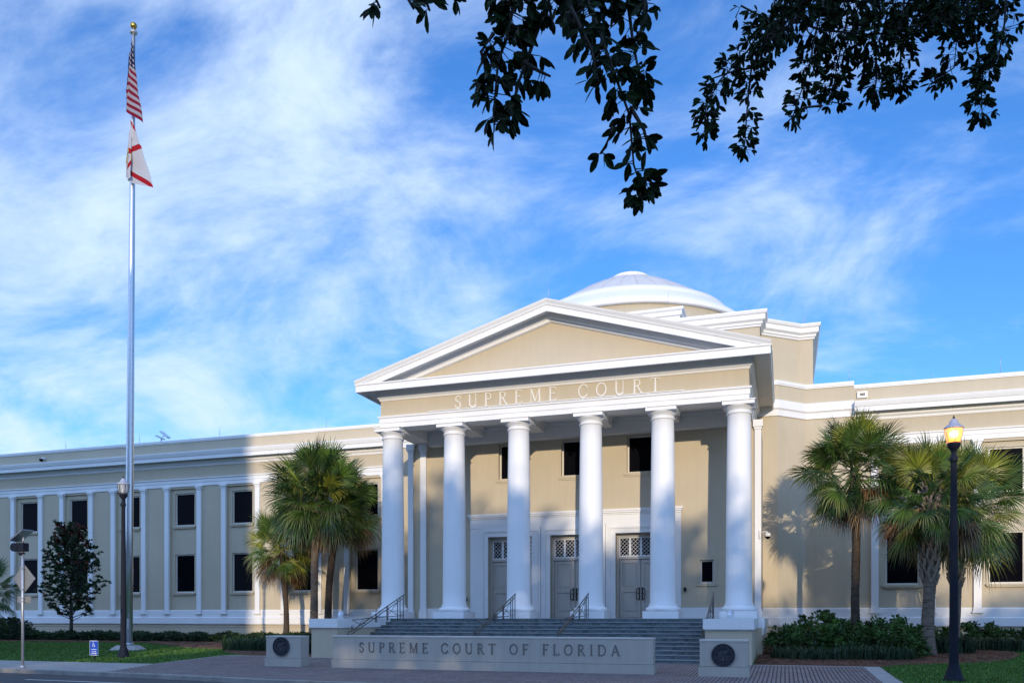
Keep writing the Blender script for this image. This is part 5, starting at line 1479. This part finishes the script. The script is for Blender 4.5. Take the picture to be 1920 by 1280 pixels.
def spray(twigs, leafs, pts, hw, dens, ll, rg):
    P = [Vector(p) for p in pts]
    P = [p + Vector((0, rg.uniform(-.12, .12), 0)) * (hw * 3) for p in P]
    twigs.tube(P, [max(.003, .012 * ll / .09 * (1 - .8 * i / len(P))) for i in range(len(P))], 5)
    L_ = sum((b - a).length for a, b in zip(P, P[1:]))
    cnt = max(3, int(dens * L_ * 2 * hw / (ll * ll) * 1.15))
    for _ in range(cnt):
        t = rg.random() ** .9 * (len(P) - 1); i = min(len(P) - 2, int(t)); c = P[i].lerp(P[i + 1], t - i); ax = (P[i + 1] - P[i]).normalized()
        endt = t / (len(P) - 1)
        off = rdir(rg); off = (off - ax * off.dot(ax)); off.normalize()
        wd = hw * (1.0 - .45 * endt)
        q = c + off * wd * math.sqrt(rg.random())
        # side twig with a terminal whorl
        twigs.tube([c, q], [.0035 * ll / .09, .002 * ll / .09], 4)
        for j in range(rg.choice((2, 3, 3, 4))):
            d = (off * .8 + ax * .5 + rdir(rg) * .75 + Vector((0, 0, -.35))).normalized()
            k = rg.uniform(.5, 2.2)
            n_ = (Vector((0, -1, 0)) + rdir(rg) * .8).normalized()
            leaf_quad(leafs, q, d, n_, ll * rg.uniform(.7, 1.15), ll * rg.uniform(.30, .40), (.007 * k, .017 * k, .004 * k), .05)
tw = MB(); lf = MB()
for p, hw, de in NEAR: spray(tw, lf, p, hw * 1.12, de * 1.8, .086, rg)
part('twigs', tw, 'bark', e); part('foliage', lf, 'oakleaf', e)
tw = MB(); lf = MB()
for p, hw, de in FAR: spray(tw, lf, p, hw * 1.18, de * 1.3, .094, rg)
# unseen upper crown above the frame
for _ in range(16):
    a = rg.uniform(-1, 1); p0 = (rg.uniform(.5, 5.5), rg.uniform(3, 8), rg.uniform(8.9, 10.2))
    if p0[2] < 1.72 + .80 * p0[1] + .3: p0 = (p0[0], p0[1], 1.72 + .80 * p0[1] + .9)
    spray(tw, lf, [p0, (p0[0] + .6 * a, p0[1], p0[2] - .5)], .4, .35, .10, rg)
part('twigs', tw, 'bark', e); part('foliage', lf, 'oakleaf', e)

# ------------------------------------------------------------------ what stands behind the camera and shades the street
# office tower across the road (left part stays in its shadow)
e = empty('office_tower', (-45, -50, 0), 'tall office tower across the street behind the camera', 'building')
TX1 = -6.6
mb = MB(); mb.holes(-90, TX1, -.2, 31, -40, [(x, x + 2.2, z, z + 1.9) for x in np.arange(-88, TX1 - 3, 3.4) for z in np.arange(1, 29, 3.4)], .3)
mb.box(-90, TX1, -39.8 - .3, -39.99 - .0, 0, 0.01)
mb.box(-90, TX1, -62, -40.32, -.2, 31); part('wall', mb, 'brickwall', e)
mb = MB(); mb.box(-90.2, TX1 + .2, -62.2, -39.8, 31.0, 31.6); part('parapet', mb, 'white', e)
def shade_tree(x, y, top, rx, ry, seed, lab, low=.8):
    rg = random.Random(seed)
    e = empty('street_tree', (x, y, -.2), lab, 'tree', 'trees across the street behind the camera')
    mb = MB(); mb.tube([(x, y, -.3), (x + .2, y, 2.5), (x, y + .2, top * .6)], [.6, .45, .2], 10); part('trunk', mb, 'bark', e)
    mb = MB(); cz = (top + low) / 2; rz = (top - low) / 2
    lumps = [(rdir(rg) * rg.uniform(.55, .80), rg.uniform(.24, .40)) for _ in range(26)] + [(Vector((0, 0, 0)), .82), (Vector((-.5, 0, -.45)), .55), (Vector((.5, 0, -.45)), .55), (Vector((0, 0, -.6)), .5), (Vector((-.35, 0, .3)), .5), (Vector((.35, 0, .3)), .5)]
    for c, r in lumps:
        for _ in range(int(1500 * r * r) + 60):
            d = rdir(rg) * r * (rg.random() ** .25) + c
            if d.length > 1.03: continue
            p = Vector((x + d.x * rx, y + d.y * ry, cz + d.z * rz)); k = rg.uniform(.6, 1.4)
            leaf_quad(mb, p, rdir(rg), rdir(rg), rg.uniform(.6, 1.0), rg.uniform(.35, .6), (.03 * k, .055 * k, .02 * k))
    part('crown', mb, 'leaf', e)
for i, (x, y, top, rx, ry, lab) in enumerate([(6.5, -40, 24.0, 9.5, 6, 'broad street tree nearest the office tower'), (18.5, -40, 20.6, 8.0, 6, 'broad street tree second from the office tower'), (29, -40, 20.4, 8.0, 6, 'broad street tree third from the office tower'), (40, -41, 21.0, 8.0, 6, 'broad street tree fourth from the office tower'), (-1, -37, 14.2, 6.5, 4, 'small street tree close by the tower corner')]):
    shade_tree(x, y, top, rx, ry, 200 + i, lab)
